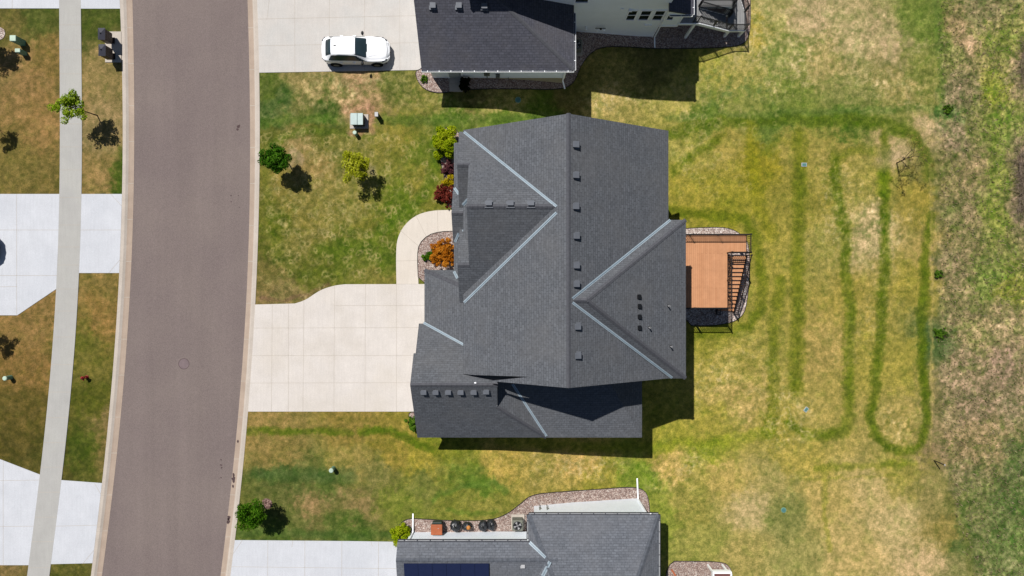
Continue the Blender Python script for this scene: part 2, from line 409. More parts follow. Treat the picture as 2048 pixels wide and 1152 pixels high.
# ------------------------------------------------------------------ slabs
def slabs(name, poly, mat, joints, z=.03, jw=.022, world=None):
    mb = MB(); pw = world if world else [XY(*p) for p in poly]
    mb.prism(pw, -.3, z)
    for (a, b) in joints:
        a = Vector(XY(*a)); b = Vector(XY(*b)); d = (b - a).normalized(); n = Vector((-d.y, d.x)) * jw / 2
        mb.face([(a.x - n.x, a.y - n.y, z + .004), (b.x - n.x, b.y - n.y, z + .004), (b.x + n.x, b.y + n.y, z + .004), (a.x + n.x, a.y + n.y, z + .004)][::1], 1)
    return struct(mb.build(name, [mat, M['joint']]))
J = []
sj = [-20, 50, 100, 148, 198, 248, 294, 340, 395, 450, 494, 530, 578, 622, 674, 729, 784, 835, 885, 934, 984, 1034, 1083, 1135]
slabs('sidewalk', None, M['walk'], [((SL(v), v), (SR(v), v)) for v in sj], world=strip_poly(SL, SR, -1500, 2700), z=.034)
def drv_left(v0, v1, extra=None):
    vs = [v0, (v0 + v1) / 2, v1]
    return [(SR(v), v) for v in vs] + [(LO(v), v) for v in reversed(vs)]
slabs('driveway', drv_left(-180, 17.5), M['drive_w'], [])
slabs('driveway', [(-900, -180), (SL(-100) + 0, -180), (SL(0), 0), (SL(17), 17), (-900, 17)], M['drive_w'], [((25, -100), (25, 17))])
slabs('driveway', drv_left(388, 546), M['drive_w'], [((SR(460), 460), (LO(460), 460)), ((222, 388), (LO(412), 412)), ((LO(520), 520), (218, 546))])
slabs('driveway', [(-900, 388), (SL(388), 388), (SL(480), 480), (SL(578), 578), (35, 630.5), (-900, 631)], M['drive_w'], [((34, 388), (34, 630)), ((-300, 460), (SL(460), 460)), ((-300, 551), (SL(551), 551)), ((-300, 578), (35, 573))])
slabs('driveway', [(SR(960), 960), (LO(966) , 966), (LO(1040), 1040), (LO(1126), 1126), (SR(1128), 1128), (SR(1040), 1040)], M['drive_w'], [((SR(1052), 1052), (LO(1050), 1050)), ((190, 967), (LO(988), 988)), ((LO(1100), 1100), (166, 1127))])
slabs('driveway', [(-900, 880), (0, 918), (SL(949), 949), (SL(1040), 1040), (SL(1130), 1130), (-900, 1130)], M['drive_w'], [((7, 921), (7, 1130)), ((-300, 964), (SL(960), 960)), ((-300, 1056), (SL(1052), 1052))])
dn = slabs('driveway', [(RO(-200), -200), (RO(-60), -60), (RO(0), 0), (RO(70), 70), (RO(145), 145.5), (846, 140), (862, 140), (862, -200)], M['drive_n'],
      [((589, -200), (590, 144)), ((659, -200), (659, 143)), ((729, -200), (729, 142)), ((799, -200), (800, 141)), ((RO(38), 38.5), (862, 31)), ((RO(92), 92), (862, 85)), ((RO(-20), -20), (862, -22)), ((540, -10), (534, 40))])
inn = chaikin([(590, 607), (612, 600), (640, 580), (668, 571), (690, 568.5)], 2, False)
main_poly = [(RO(609), 609)] + inn + [(880, 568), (880, 823), (RO(823), 823), (RO(716), 716)]
slabs('driveway', main_poly, M['drive'], [((577, 608), (577, 823)), ((545, 609), (543, 823)), ((608, 601), (606, 823)), ((669, 571), (668, 823)), ((731, 568), (730, 823)), ((793, 568), (793, 823)),
      ((RO(656), 656), (880, 655)), ((RO(711), 711), (880, 711)), ((RO(766), 766), (880, 765)), ((668, 611), (880, 611))])
slabs('driveway', [(RO(1080), 1080), (700, 1082), (800, 1083.5), (800, 1500), (RO(1500), 1500), (RO(1300), 1300), (RO(1152), 1152)], M['drive_w'],
      [((536, 1080), (535, 1400)), ((610, 1081), (609, 1400)), ((684, 1082), (683, 1400)), ((757, 1083), (757, 1400)), ((RO(1133), 1133), (800, 1137)), ((RO(1107), 1107), (485, 1080)), ((586, 1081), (584, 1094)), ((742, 1083), (745, 1093))])
outer = chaikin([(793, 568), (792, 500), (796, 472), (812, 446), (835, 429), (860, 422), (885, 420), (925, 420)], 3, False)
innr = chaikin([(925, 463), (885, 463), (866, 466), (846, 479), (837, 494), (835, 515), (837, 568)], 3, False)
slabs('path', outer + innr, M['path'], [((875, 421), (876, 464)), ((832, 431), (853, 474)), ((800, 460), (838, 493)), ((792, 522), (836, 521))], z=.036)
# ------------------------------------------------------------------ the ground
def vnoise(x, y, seed=0):
    r = np.random.default_rng(seed).random((256, 256))
    xi = np.floor(x).astype(int); yi = np.floor(y).astype(int); fx = x - xi; fy = y - yi
    fx = fx * fx * (3 - 2 * fx); fy = fy * fy * (3 - 2 * fy)
    a = r[xi & 255, yi & 255]; b = r[(xi + 1) & 255, yi & 255]; c = r[xi & 255, (yi + 1) & 255]; d = r[(xi + 1) & 255, (yi + 1) & 255]
    return (a * (1 - fx) + b * fx) * (1 - fy) + (c * (1 - fx) + d * fx) * fy
def fbm(x, y, s, o=4, seed=0):
    t = 0; a = .5; n = 0
    for k in range(o): t = t + a * vnoise(x / s * 2 ** k + 17.3 * k, y / s * 2 ** k + 9.1 * k, seed + k); n += a; a *= .55
    return t / n
def axis(lo, hi, st, far):
    a = list(np.arange(lo, hi, st)); s = st; x = a[-1]
    while x < far: s *= 1.35; x += s; a.append(x)
    s = st; x = lo; pre = []
    while x > -far: s *= 1.35; x -= s; pre.append(x)
    return np.array(pre[::-1] + a)
gx = axis(-38.2, 41, .07, 600); gy = axis(-23, 23, .07, 600)
gx = np.sort(np.unique(np.concatenate([gx, gx[(gx > -18.5) & (gx < -4.3)] + .035])))
X, Y = np.meshgrid(gx, gy); Z = terr(X)
U = 1024 + X * F / (H - Z); V = 576 - Y * F / (H - Z)
lo = np.array([XY(LO(v), v)[0] for v in V[:, 0]]); ro = np.array([XY(RO(v), v)[0] for v in V[:, 0]])
inroad = (X > lo[:, None] + .16) & (X < ro[:, None] - .16)
Z = np.where(inroad, -.3, Z)
Z = Z + np.where(inroad | (X < 13), 0, (fbm(X, Y, 6.0, 3, 90) - .5) * .0)
CT = """10 40 110 105 55;60 30 88 100 42;60 150 150 125 78;90 250 150 125 75;40 340 125 115 60;100 375 118 108 56;20 130 150 128 82;110 120 140 120 68
200 30 82 95 38;170 50 80 92 36;200 130 150 135 85;210 260 150 135 90;190 360 150 130 80;236 372 78 100 30;200 560 135 120 65;200 640 150 125 70;168 680 105 108 42;180 740 115 112 50;190 800 92 98 32;170 900 78 92 28;222 850 135 120 75;210 900 120 110 60
60 650 150 125 75;50 740 140 115 65;60 820 105 95 45;40 880 92 86 38;90 930 88 86 36;20 1145 130 115 70;140 1145 100 100 45;90 600 145 122 72
530 170 92 108 44;545 215 80 102 50;620 180 150 140 90;690 190 165 150 100;720 165 172 148 108;780 170 112 118 58;650 237 78 98 42;850 200 130 130 65;900 238 95 118 42;1000 215 165 158 92;1000 238 100 126 42;1100 228 96 124 38;740 200 170 148 105;590 160 140 132 80
540 280 100 106 42;600 290 152 136 86;640 266 100 106 40;700 300 118 120 55;620 340 146 130 76;560 360 140 130 65;640 400 138 132 68;700 420 128 126 60;800 270 138 134 58;850 300 98 116 36;850 370 128 128 52;800 420 90 112 28;560 440 100 108 38;560 520 95 102 40;620 480 120 118 56;700 500 90 108 32;760 520 95 112 36;640 550 100 108 40;570 592 128 118 72;760 558 126 124 58;530 560 122 114 62;530 600 135 120 75;740 450 118 120 48;600 430 126 122 56;880 420 115 120 45;720 250 130 128 62
1250 150 150 145 80;1200 205 178 166 98;1350 205 165 160 85;1300 120 110 110 60;1150 200 120 115 60;950 195 110 108 58
1420 120 150 150 68;1540 30 160 156 98;1620 30 178 162 122;1700 60 165 155 110;1560 100 138 144 80;1480 150 160 155 85;1500 200 125 135 65;1650 130 160 150 95;1780 80 166 152 112;1846 30 110 128 56;1800 180 155 145 90;1700 190 130 135 75;1600 215 112 128 55;1860 200 128 130 68;1400 236 92 116 42;1550 240 92 114 46;1700 242 78 104 34;1800 238 115 124 58;1870 60 100 122 48;1512 60 165 155 75;1860 130 120 128 62
1370 260 160 155 78;1450 300 160 150 75;1380 400 150 145 58;1450 420 138 138 46;1600 290 152 144 72;1520 330 138 134 40;1680 300 155 145 75;1780 285 166 152 102;1750 350 150 145 70;1840 400 142 134 58;1600 400 138 134 58;1650 500 150 145 75;1740 470 176 162 116;1700 600 155 145 70;1830 560 145 140 60;1540 560 150 145 65;1560 700 150 145 70;1640 700 165 150 85;1740 720 150 145 65;1810 720 150 145 65;1450 720 165 155 80;1480 800 172 156 92;1420 860 155 150 65;1640 820 160 150 80;1800 830 155 145 80;1560 860 150 145 65;1430 690 140 140 55;1520 480 150 145 65;1862 250 172 156 110;1862 500 165 150 85
1330 880 150 150 58;1340 930 188 168 98;1420 900 132 144 46;1450 960 175 160 90;1550 960 160 152 92;1500 1020 182 168 118;1370 1000 148 145 72;1400 1080 144 146 74;1650 1000 175 160 95;1750 980 180 165 110;1800 1050 182 168 116;1700 1100 182 166 106;1600 1120 152 150 88;1850 1130 192 172 126;1600 920 165 155 75;1800 930 150 145 70;1880 1000 155 145 90;1480 1100 160 152 88;1560 1020 130 135 75
520 850 150 132 76;560 900 146 130 74;700 850 145 130 65;780 885 150 138 60;700 915 150 140 75;850 920 155 148 58;1000 930 182 164 82;1150 930 192 168 98;1100 950 165 155 80;560 955 82 102 46;650 965 90 108 48;750 960 116 118 62;850 970 116 124 58;620 1010 152 132 88;560 1000 96 104 52;720 1010 140 126 80;700 1065 84 106 42;600 1060 106 114 58;480 1000 110 114 56;800 1000 118 130 52;900 1010 124 130 54;950 970 96 124 42;960 1000 140 140 65;1180 960 155 150 64;1290 955 116 140 46;1320 1030 132 145 58;540 1065 84 104 42;880 880 120 130 40
1885 100 106 118 56;1910 50 140 125 85;1940 90 162 142 106;1960 30 128 124 84;1990 80 112 130 48;1990 180 126 142 38;1920 180 130 120 90;1900 220 72 104 48;1950 240 108 115 58;1910 280 142 127 102;2000 250 108 130 52;2040 150 150 135 105;1890 330 115 115 65;1940 340 130 120 80;2000 340 102 124 42;1900 420 115 115 70;1940 420 132 121 87;2000 430 108 130 42;2036 420 120 106 90;1890 520 115 110 75;1920 540 132 121 87;1990 560 98 124 46;2020 580 120 132 42;1880 680 76 98 52;1930 650 120 115 75;1970 660 150 140 95;2010 640 165 150 110;2000 730 144 124 104;1930 740 145 130 100;2040 800 132 122 92;1940 800 134 118 94;1890 820 120 115 75;1900 900 135 120 85;1980 880 146 131 91;2030 920 82 104 52;1930 960 115 115 75;1900 1000 98 104 52;1960 1000 98 110 58;2020 1000 78 104 48;1940 1080 86 104 52;2010 1090 84 110 52;1900 1060 142 132 72;1925 1145 130 130 80;2030 1145 100 120 65;2045 330 118 104 88;1965 880 148 132 92"""
ct = np.array([[float(q) for q in r.split()] for ln in CT.split('\n') for r in ln.split(';')])
def s2l(c):
    c = c / 255; return np.where(c <= .04045, c / 12.92, ((np.maximum(c, .05) + .055) / 1.055) ** 2.4)
wu = U + (fbm(X, Y, 1.6, 3, 1) - .5) * 46 + (fbm(X, Y, .4, 2, 5) - .5) * 26 + (fbm(X, Y, .16, 2, 6) - .5) * 22; wv = V + (fbm(X, Y, 1.6, 3, 3) - .5) * 46 + (fbm(X, Y, .4, 2, 8) - .5) * 26 + (fbm(X, Y, .16, 2, 9) - .5) * 22
num = np.zeros(U.shape + (3,), np.float32); den = np.zeros(U.shape, np.float32)
for u, v, r, g, b in ct:
    ww = (1.0 / ((wu - u) ** 2 + (wv - v) ** 2 + 160) ** 2.2).astype(np.float32); den += ww
    for k, q in enumerate((r, g, b)): num[..., k] += ww * np.float32(q)
base = num / den[..., None]
def band(pts, hw, col, s, nz=.32):
    pts = np.array(pts, float); u0, u1 = pts[:, 0].min() - 40, pts[:, 0].max() + 40; v0, v1 = pts[:, 1].min() - 40, pts[:, 1].max() + 40
    m = (U > u0) & (U < u1) & (V > v0) & (V < v1)
    a = U[m] + (wu[m] - U[m]) * .28; c = V[m] + (wv[m] - V[m]) * .28; d = np.full(a.shape, 1e9)
    for p, q in zip(pts[:-1], pts[1:]):
        e = q - p; t = np.clip(((a - p[0]) * e[0] + (c - p[1]) * e[1]) / (e @ e + 1e-9), 0, 1)
        d = np.minimum(d, np.hypot(a - p[0] - t * e[0], c - p[1] - t * e[1]))
    k = np.clip(1 - (d / hw) ** 2 * .75, 0, 1) * s * (1 - nz + nz * np.clip((fbm(X[m], Y[m], 1.1, 4, 31) - .3) * 2.5, 0, 1.3)); k = np.clip(k, 0, 1)
    base[m] = base[m] * (1 - k[:, None]) + np.array(col) * k[:, None]
GR = (86, 104, 14)
band([(1340, 268), (1400, 248), (1500, 238), (1600, 238), (1700, 243), (1780, 248), (1825, 270), (1848, 305), (1860, 350)], 15, (80, 102, 20), .92)
band([(1668, 345), (1676, 318), (1700, 302), (1735, 298), (1765, 306)], 11, (98, 114, 24), .6)
band([(1345, 345), (1365, 325), (1400, 300), (1440, 280)], 9, (92, 112, 24), .6)
band([(1528, 300), (1560, 280), (1595, 285)], 10, (104, 116, 24), .5)
band([(1340, 420), (1430, 432), (1490, 440), (1515, 480), (1525, 560), (1522, 620), (1495, 655), (1400, 668)], 13, GR, .75)
band([(1600, 270), (1602, 330), (1598, 400), (1596, 500), (1597, 600), (1594, 700), (1590, 780)], 16, GR, .8)
band([(1670, 310), (1672, 380), (1690, 470), (1694, 560), (1702, 620), (1694, 700), (1698, 780), (1700, 830), (1690, 860), (1655, 872), (1610, 868), (1580, 850)], 13, (86, 106, 20), .9)
band([(1772, 270), (1770, 400), (1768, 560), (1762, 640), (1757, 700), (1752, 770), (1738, 830), (1746, 868), (1780, 896), (1812, 903), (1840, 890), (1853, 850), (1850, 780), (1845, 700), (1845, 620), (1850, 520), (1862, 430)], 11, (80, 101, 16), .95, .25)
band([(1765, 350), (1768, 385)], 16, (92, 118, 16), .9, .3)
band([(1560, 560), (1550, 640), (1545, 740), (1545, 830), (1530, 868)], 14, GR, .65)
band([(1500, 250), (1505, 330), (1520, 420), (1540, 470)], 16, (122, 128, 24), .6)
band([(1380, 320), (1420, 290), (1450, 270)], 8, GR, .6)
band([(1000, 883), (1200, 892), (1300, 893), (1400, 888), (1500, 872), (1540, 862)], 14, (120, 140, 30), .6)
band([(1630, 934), (1720, 930), (1830, 925)], 8, (118, 130, 38), .7); band([(1600, 960), (1700, 952), (1800, 948)], 3, (130, 135, 50), .5)
band([(1648, 940), (1652, 1040), (1660, 1100)], 6, (125, 135, 40), .5)
band([(525, 310), (545, 285), (575, 268), (640, 262), (700, 266), (745, 272)], 9, (84, 106, 30), .8)
band([(530, 345), (545, 450), (560, 520), (600, 555), (680, 540)], 14, (92, 108, 30), .6)
band([(875, 285), (872, 340), (850, 390), (810, 425), (780, 450), (740, 480)], 14, (80, 110, 22), .8)
band([(640, 500), (700, 490), (760, 500), (770, 540)], 18, (82, 106, 26), .7)
band([(495, 862), (560, 864), (640, 862), (700, 864)], 8, (82, 106, 20), .85); band([(720, 862), (780, 860), (825, 880), (860, 900)], 9, (80, 108, 16), .9, .3)
band([(525, 244), (640, 238), (760, 240), (900, 240), (1000, 240), (1120, 232)], 11, (80, 110, 38), .8)
band([(520, 945), (600, 950), (700, 952)], 16, (72, 98, 48), .8); band([(480, 1066), (600, 1066), (700, 1072), (780, 1070)], 10, (76, 102, 44), .8)
band([(870, 1000), (880, 985), (930, 975), (985, 960), (1010, 985)], 7, (88, 120, 44), .75); band([(900, 1022), (950, 1026), (990, 1022)], 6, (92, 122, 40), .7)
band([(1340, 236), (1500, 228), (1700, 222), (1860, 215)], 8, (92, 118, 52), .6)
band([(1862, 330), (1863, 600), (1864, 900)], 3.5, (182, 166, 104), .7, .6); band([(1872, 0), (1880, 100), (1885, 215)], 9, (88, 114, 46), .7)
band([(1900, 60), (1930, 90), (1945, 100)], 12, (176, 150, 112), .6); band([(1920, 680), (1960, 650), (2010, 635)], 18, (172, 156, 112), .6)
band([(1925, 1010), (1932, 1060)], 10, (70, 100, 36), .7); band([(1870, 940), (1900, 1000), (1930, 1060), (1945, 1150)], 10, (116, 118, 62), .6)
band([(2000, 150), (1995, 250), (2005, 350), (2000, 450)], 26, (120, 140, 44), .45)
band([(704, 215), (745, 215), (745, 262), (704, 262)], 9, (172, 136, 108), .9, .25); band([(725, 155), (725, 210)], 26, (176, 148, 110), .55, .8)
band([(700, 225), (740, 225)], 26, (168, 134, 106), .8, .2)
band([(590, 305), (600, 320), (585, 330)], 12, (160, 146, 120), .7); band([(742, 335), (748, 345)], 10, (160, 150, 120), .7)
band([(520, 598), (570, 602), (620, 590), (660, 568)], 5, (120, 96, 74), .7)
band([(1770, 320), (1800, 300)], 24, (176, 160, 128), .6); band([(1848, 245), (1862, 260)], 12, (190, 172, 132), .7)
FB = 1866 + np.maximum(0, V - 900) * .33 + np.maximum(0, 240 - V) * .06
fieldm = np.clip((wu * .6 + U * .4 - FB + (fbm(X, Y, .5, 3, 140) - .5) * 30) / 26, 0, 1); fieldm = fieldm * fieldm * (3 - 2 * fieldm)
base = np.clip(base * ((1 - fieldm)[..., None] * np.where((U > 1320)[..., None], np.array([1.01, .975, .95]), np.array([.97, .935, .91])) * np.where(U < 260, .97, 1.0)[..., None] + fieldm[..., None] * np.array([1.12, 1.07, 1.05])), 5, 240)
fm = fieldm[..., None] * .32; base = base * (1 - fm) + np.array([132, 122, 88.]) * fm
# dry thatch curls: thin wandering tan lines, dense in some lawns
def blobmask(lst):
    m = np.zeros(U.shape)
    for u, v, ru, rv, s in lst: m = np.maximum(m, s * np.exp(-(((wu - u) / ru) ** 2 + ((wv - v) / rv) ** 2)))
    return m
cm = blobmask([(680, 190, 130, 50, 1), (800, 190, 80, 40, .7), (1250, 190, 120, 30, .7), (1620, 90, 230, 100, .75), (1480, 150, 80, 80, .4), (1740, 460, 70, 60, 1), (1680, 420, 60, 160, .5), (1720, 560, 90, 200, .3), (1480, 780, 90, 90, .6), (1560, 840, 80, 60, .6), (1800, 860, 60, 60, .7), (1380, 300, 50, 60, .55), (1350, 940, 100, 40, .7), (1150, 930, 160, 30, .6), (600, 300, 80, 40, .4), (560, 480, 80, 100, .5), (1800, 180, 80, 60, .7), (950, 215, 150, 25, .7), (700, 390, 150, 160, .35), (600, 190, 60, 40, .8)])
r1 = np.abs(fbm(X + fbm(X, Y, .5, 2, 60) * .5, Y, .62, 3, 41) - .5); r2 = np.abs(fbm(X, Y, .34, 2, 52) - .5)
curl = np.clip(1.2 - r1 / .05, 0, 1) * .9 + np.clip(1.2 - r2 / .07, 0, 1) * .6
curl = np.clip(curl * cm * np.clip((fbm(X, Y, 2.2, 3, 71) - .3) * 3, 0, 1.2), 0, .85)
tan = np.array([196, 178, 128.])
base = base * (1 - curl[..., None]) + tan * curl[..., None]
cm2 = np.maximum(cm, np.where((U > 1350) & (V > 260), .12, .22) + .5 * fieldm)
sp = np.clip((fbm(X, Y, .36, 3, 201) - .5) * 3.2 + (fbm(X, Y, .17, 2, 207) - .5) * 1.6, -1, 1) * cm2
base = base + np.maximum(sp, 0)[..., None] * np.array([46, 38, 34.]) + np.minimum(sp, 0)[..., None] * np.array([48, 26, 34.])
# little circles of dead grass
def ring(u, v, r, w, s, col=(178, 164, 112)):
    ix = (U[:, :] - u); 
    i0, i1 = np.searchsorted(gx, [(u - 1024) / 25.5 - 1.2, (u - 1024) / 28 + 1.2]) if u > 1024 else np.searchsorted(gx, [(u - 1024) / 26.5 - 1.2, (u - 1024) / 28 + 1.2])
    j0, j1 = np.searchsorted(gy, [(576 - v) / 28 - 1.6, (576 - v) / 26 + 1.6])
    if j1 <= j0 or i1 <= i0: return
    uu = wu[j0:j1, i0:i1] * .25 + U[j0:j1, i0:i1] * .75; vv = wv[j0:j1, i0:i1] * .25 + V[j0:j1, i0:i1] * .75
    th = np.arctan2(vv - v, uu - u); d = np.hypot(uu - u, vv - v)
    if r > 2:
        kk = np.clip(1 - d / r, 0, 1) * .45 * s; base[j0:j1, i0:i1] *= 1 - kk[..., None] * np.array([.6, .4, .8])
    k = np.clip(1.15 - np.abs(d - r * (1 + .15 * np.sin(3 * th + u))) / w, 0, 1) * s * (.82 + .18 * np.sin(2 * th + v))
    base[j0:j1, i0:i1] = base[j0:j1, i0:i1] * (1 - k[..., None]) + np.array(col) * k[..., None]
rr = random.Random(5)
for k in range(430):
    u, v = rr.uniform(524, 895), rr.uniform(262, 600)
    if v > 560 and u > 650: continue
    ring(u, v, rr.uniform(3.2, 6.2), rr.uniform(1.6, 2.4), rr.uniform(.2, .7), (176, 160, 108))
for k in range(120):
    u, v = rr.gauss(1420, 60), rr.gauss(290, 60) if k < 60 else rr.gauss(190, 30)
    if u > 1345: ring(u, v, rr.uniform(3, 8), 2, rr.uniform(.2, .5))
for k in range(150):
    u, v = rr.gauss(1770, 60), rr.gauss(460, 55)
    ring(u, v, rr.uniform(3, 9), 2.2, rr.uniform(.2, .6), (190, 172, 126))
for k in range(60):
    u, v = rr.uniform(1400, 1560), rr.uniform(140, 215); ring(u, v, 0, rr.uniform(3, 7), rr.uniform(.4, .8), (92, 116, 52))
# mottling at several sizes
mo = (fbm(X, Y, .9, 4, 100) - .5) * .22 + (fbm(X, Y, .26, 2, 110) - .5) * .62
mo = mo * (1 + .6 * fieldm)
base = base * (1 + mo[..., None] * np.array([.75, .62, .85]))
gm = np.clip((fbm(X, Y, .5, 3, 120) - .52) * 4, 0, 1) * (.22 + .3 * fieldm)
base = base * (1 - gm[..., None]) + (base * np.array([.72, .9, .6])) * gm[..., None]
far = np.clip((np.maximum(np.maximum(X - 42, -40 - X), np.abs(Y) - 24)) / 14, 0, 1)[..., None]
base = base * (1 - far) + np.array([122, 122, 66.]) * far
lw = s2l(np.clip(base, 4, 235)) * KA
ny, nx = X.shape
me = bpy.data.meshes.new('ground')
me.vertices.add(nx * ny); me.vertices.foreach_set('co', np.stack([X, Y, Z], -1).astype(np.float32).ravel())
idx = np.arange(nx * ny).reshape(ny, nx)
q = np.stack([idx[:-1, :-1], idx[:-1, 1:], idx[1:, 1:], idx[1:, :-1]], -1).reshape(-1, 4)
me.loops.add(q.size); me.loops.foreach_set('vertex_index', q.ravel().astype(np.int32))
me.polygons.add(len(q)); me.polygons.foreach_set('loop_start', np.arange(0, q.size, 4, dtype=np.int32))
me.update(calc_edges=True)
at = me.color_attributes.new('turf', 'FLOAT_COLOR', 'POINT')
at.data.foreach_set('color', np.concatenate([lw, fieldm[..., None]], -1).astype(np.float32).ravel())
m, nt, b = newmat('turf', .95, .1)
a = N(nt, 'ShaderNodeAttribute', attribute_name='turf'); g = geo(nt)
n1 = noise(nt, g, 5.5, 5, .8); n2 = noise(nt, g, 13, 3, .85)
c = mixc(nt, 1.0, a.outputs['Color'], ramp(nt, n1, [(.3, (.62, .70, .56, 1)), (.5, (1, 1, 1, 1)), (.7, (1.34, 1.25, 1.36, 1))]), 'MULTIPLY')
c = mixc(nt, 1.0, c, ramp(nt, n2, [(.3, (.52, .60, .48, 1)), (.5, (1, 1, 1, 1)), (.7, (1.45, 1.35, 1.42, 1))]), 'MULTIPLY')
nt.links.new(c, b.inputs['Base Color']); bump(nt, b, noise(nt, g, 22, 3, .8), .6, .04)
me.materials.append(m)
gr = bpy.data.objects.new('ground', me); COL.objects.link(gr); struct(gr)
del num, den
# ------------------------------------------------------------------ planting beds
def bed(name, px, mat, off=.035, edging=True, smooth=2, fine=1.0):
    pts = chaikin(px, smooth) if smooth else px
    w_ = [G(u, v) for u, v in pts]
    bm = bmesh.new(); f = bm.faces.new([bm.verts.new((p.x, p.y, 0)) for p in w_])
    if f.normal.z < 0 or True: bm.normal_update()
    if f.normal.z < 0: f.normal_flip()
    x0, x1 = min(p.x for p in w_), max(p.x for p in w_)
    for xk in TX[1:-1]:
        if x0 < xk < x1: bmesh.ops.bisect_plane(bm, geom=bm.verts[:] + bm.edges[:] + bm.faces[:], plane_co=(xk, 0, 0), plane_no=(1, 0, 0))
    bmesh.ops.triangulate(bm, faces=bm.faces[:])
    for v_ in bm.verts: v_.co.z = float(terr(v_.co.x)) + off
    me = bpy.data.meshes.new(name); bm.to_mesh(me); bm.free(); me.materials.append(mat)
    o = bpy.data.objects.new(name, me); COL.objects.link(o); stuff(o)
    if edging:
        mb = MB()
        for a_, b_ in zip(w_, w_[1:] + w_[:1]): mb.bar((a_.x, a_.y, float(terr(a_.x)) + .03), (b_.x, b_.y, float(terr(b_.x)) + .03), .035, .08)
        mb.build('edging', [M['edge']], o)
    return o
bed('gravel_bed', [(912, 462), (880, 463), (856, 470), (838, 488), (834.5, 512), (837, 568), (900, 569), (925, 560), (925, 470)], M['gravel'], smooth=1)
bed('gravel_bed', [(925, 256), (884, 255), (878, 275), (878, 310), (884, 335), (890, 360), (888, 395), (900, 419), (925, 420)], M['gravel'], smooth=2)
bed('gravel_bed', [(818, 824), (818, 836), (832, 840), (840, 824)], M['gravel'], smooth=1)
bed('gravel_bed', [(1360, 458), (1380, 456), (1440, 454), (1464, 458), (1484, 470), (1499, 490), (1499, 560), (1492, 615), (1484, 632), (1465, 645), (1420, 652), (1360, 650)], M['gravel_l'], smooth=2)
bed('gravel_bed', [(830, 142), (834, 160), (845, 176), (865, 185), (890, 186), (940, 178), (1040, 178), (1120, 180), (1148, 168), (1160, 135), (1178, 108), (1205, 93), (1260, 94), (1310, 98), (1400, 97), (1470, 94), (1494, 84), (1502, 50), (1498, -60), (1200, -60), (900, 60), (845, 138)], M['gravel'], smooth=2)
bed('gravel_bed', [(793, 1086), (796, 1050), (815, 1036), (850, 1038), (900, 1041), (975, 1041), (1010, 1031), (1040, 1008), (1062, 989), (1110, 984), (1200, 978), (1265, 973), (1290, 980), (1298, 1000), (1300, 1040), (1290, 1086), (900, 1100)], M['gravel'], smooth=2)
bed('gravel_bed', [(1330, 1122), (1380, 1122), (1440, 1123), (1458, 1130), (1465, 1150), (1466, 1230), (1330, 1230)], M['gravel'], smooth=2)
bed('mulch_bed', [(524, 1000), (533, 995), (544, 1001), (545, 1013), (535, 1019), (524, 1013)], M['mulch'], smooth=2, edging=False)
0 and bed('mulch_bed', [(569, 322), (578, 317), (588, 322), (590, 333), (580, 340), (569, 334)], M['mulch'], smooth=2, edging=False)
bed('mulch_bed', [(-14, 58), (2, 54), (12, 62), (8, 78), (-8, 82)], M['gravel_l'], smooth=2, edging=False)
# ------------------------------------------------------------------ roofs: planes z = f(x, y)
def line3(mb, p0, p1, f, w, lift, mat=0, n=1, t=.012):
    """a folded strip laid along a ridge, hip or valley: its two wings follow the roof surface f"""
    a = Vector((p0[0], p0[1])); b = Vector((p1[0], p1[1])); d = (b - a).normalized(); s = Vector((-d.y, d.x)) * w
    rows = []
    for k in range(n + 1):
        c = a.lerp(b, k / n)
        rows.append([(c.x + s.x * q, c.y + s.y * q, f(c.x + s.x * q, c.y + s.y * q) + lift) for q in (-1, -.5, 0, .5, 1)])
    for r0, r1 in zip(rows[:-1], rows[1:]):
        for k in range(4):
            q = [r0[k], r1[k], r1[k + 1], r0[k + 1]]
            nz = (Vector(q[1]) - Vector(q[0])).cross(Vector(q[2]) - Vector(q[0])).z
            mb.face(q if nz > 0 else q[::-1], mat)
    for r0, r1 in zip(rows[:-1], rows[1:]): mb.bar((r0[2][0], r0[2][1], r0[2][2] + .012), (r1[2][0], r1[2][1], r1[2][2] + .012), .03, .03, 1)
CAPP = [None, None]
def caps(_, p0, p1, f, w=.13, mat=0):
    """ridge cap: overlapping short pieces, each a little lifted at its lap"""
    mb = MB()
    a = Vector((p0[0], p0[1])); b = Vector((p1[0], p1[1])); L = (b - a).length; n = max(1, int(L / .3)); d = (b - a) / n
    s = Vector((-d.y, d.x)).normalized() * w
    for k in range(n):
        u = a + d * k; v = a + d * (k + 1.12)
        for s0, s1 in ((-1, 0), (0, 1)):
            q = [(u.x + s.x * s0, u.y + s.y * s0, f(u.x + s.x * s0, u.y + s.y * s0) + .012), (v.x + s.x * s0, v.y + s.y * s0, f(v.x + s.x * s0, v.y + s.y * s0) + .034),
                 (v.x + s.x * s1, v.y + s.y * s1, f(v.x + s.x * s1, v.y + s.y * s1) + .034), (u.x + s.x * s1, u.y + s.y * s1, f(u.x + s.x * s1, u.y + s.y * s1) + .012)]
            nz = (Vector(q[1]) - Vector(q[0])).cross(Vector(q[2]) - Vector(q[0])).z
            mb.face(q if nz > 0 else q[::-1], mat)
    mb.build('ridge_cap', [CAPP[1]], CAPP[0])
def pl(mb, pts, f, t=.16, mat=0, dz=0, side=1): mb.slab([(x, y, f(x, y) + dz) for x, y in pts], t, mat, side)
def on(u, v, f):
    z = 5.0
    for _ in range(30): p = P(u, v, z); z = .5 * z + .5 * f(p.x, p.y)
    p = P(u, v, z); return p
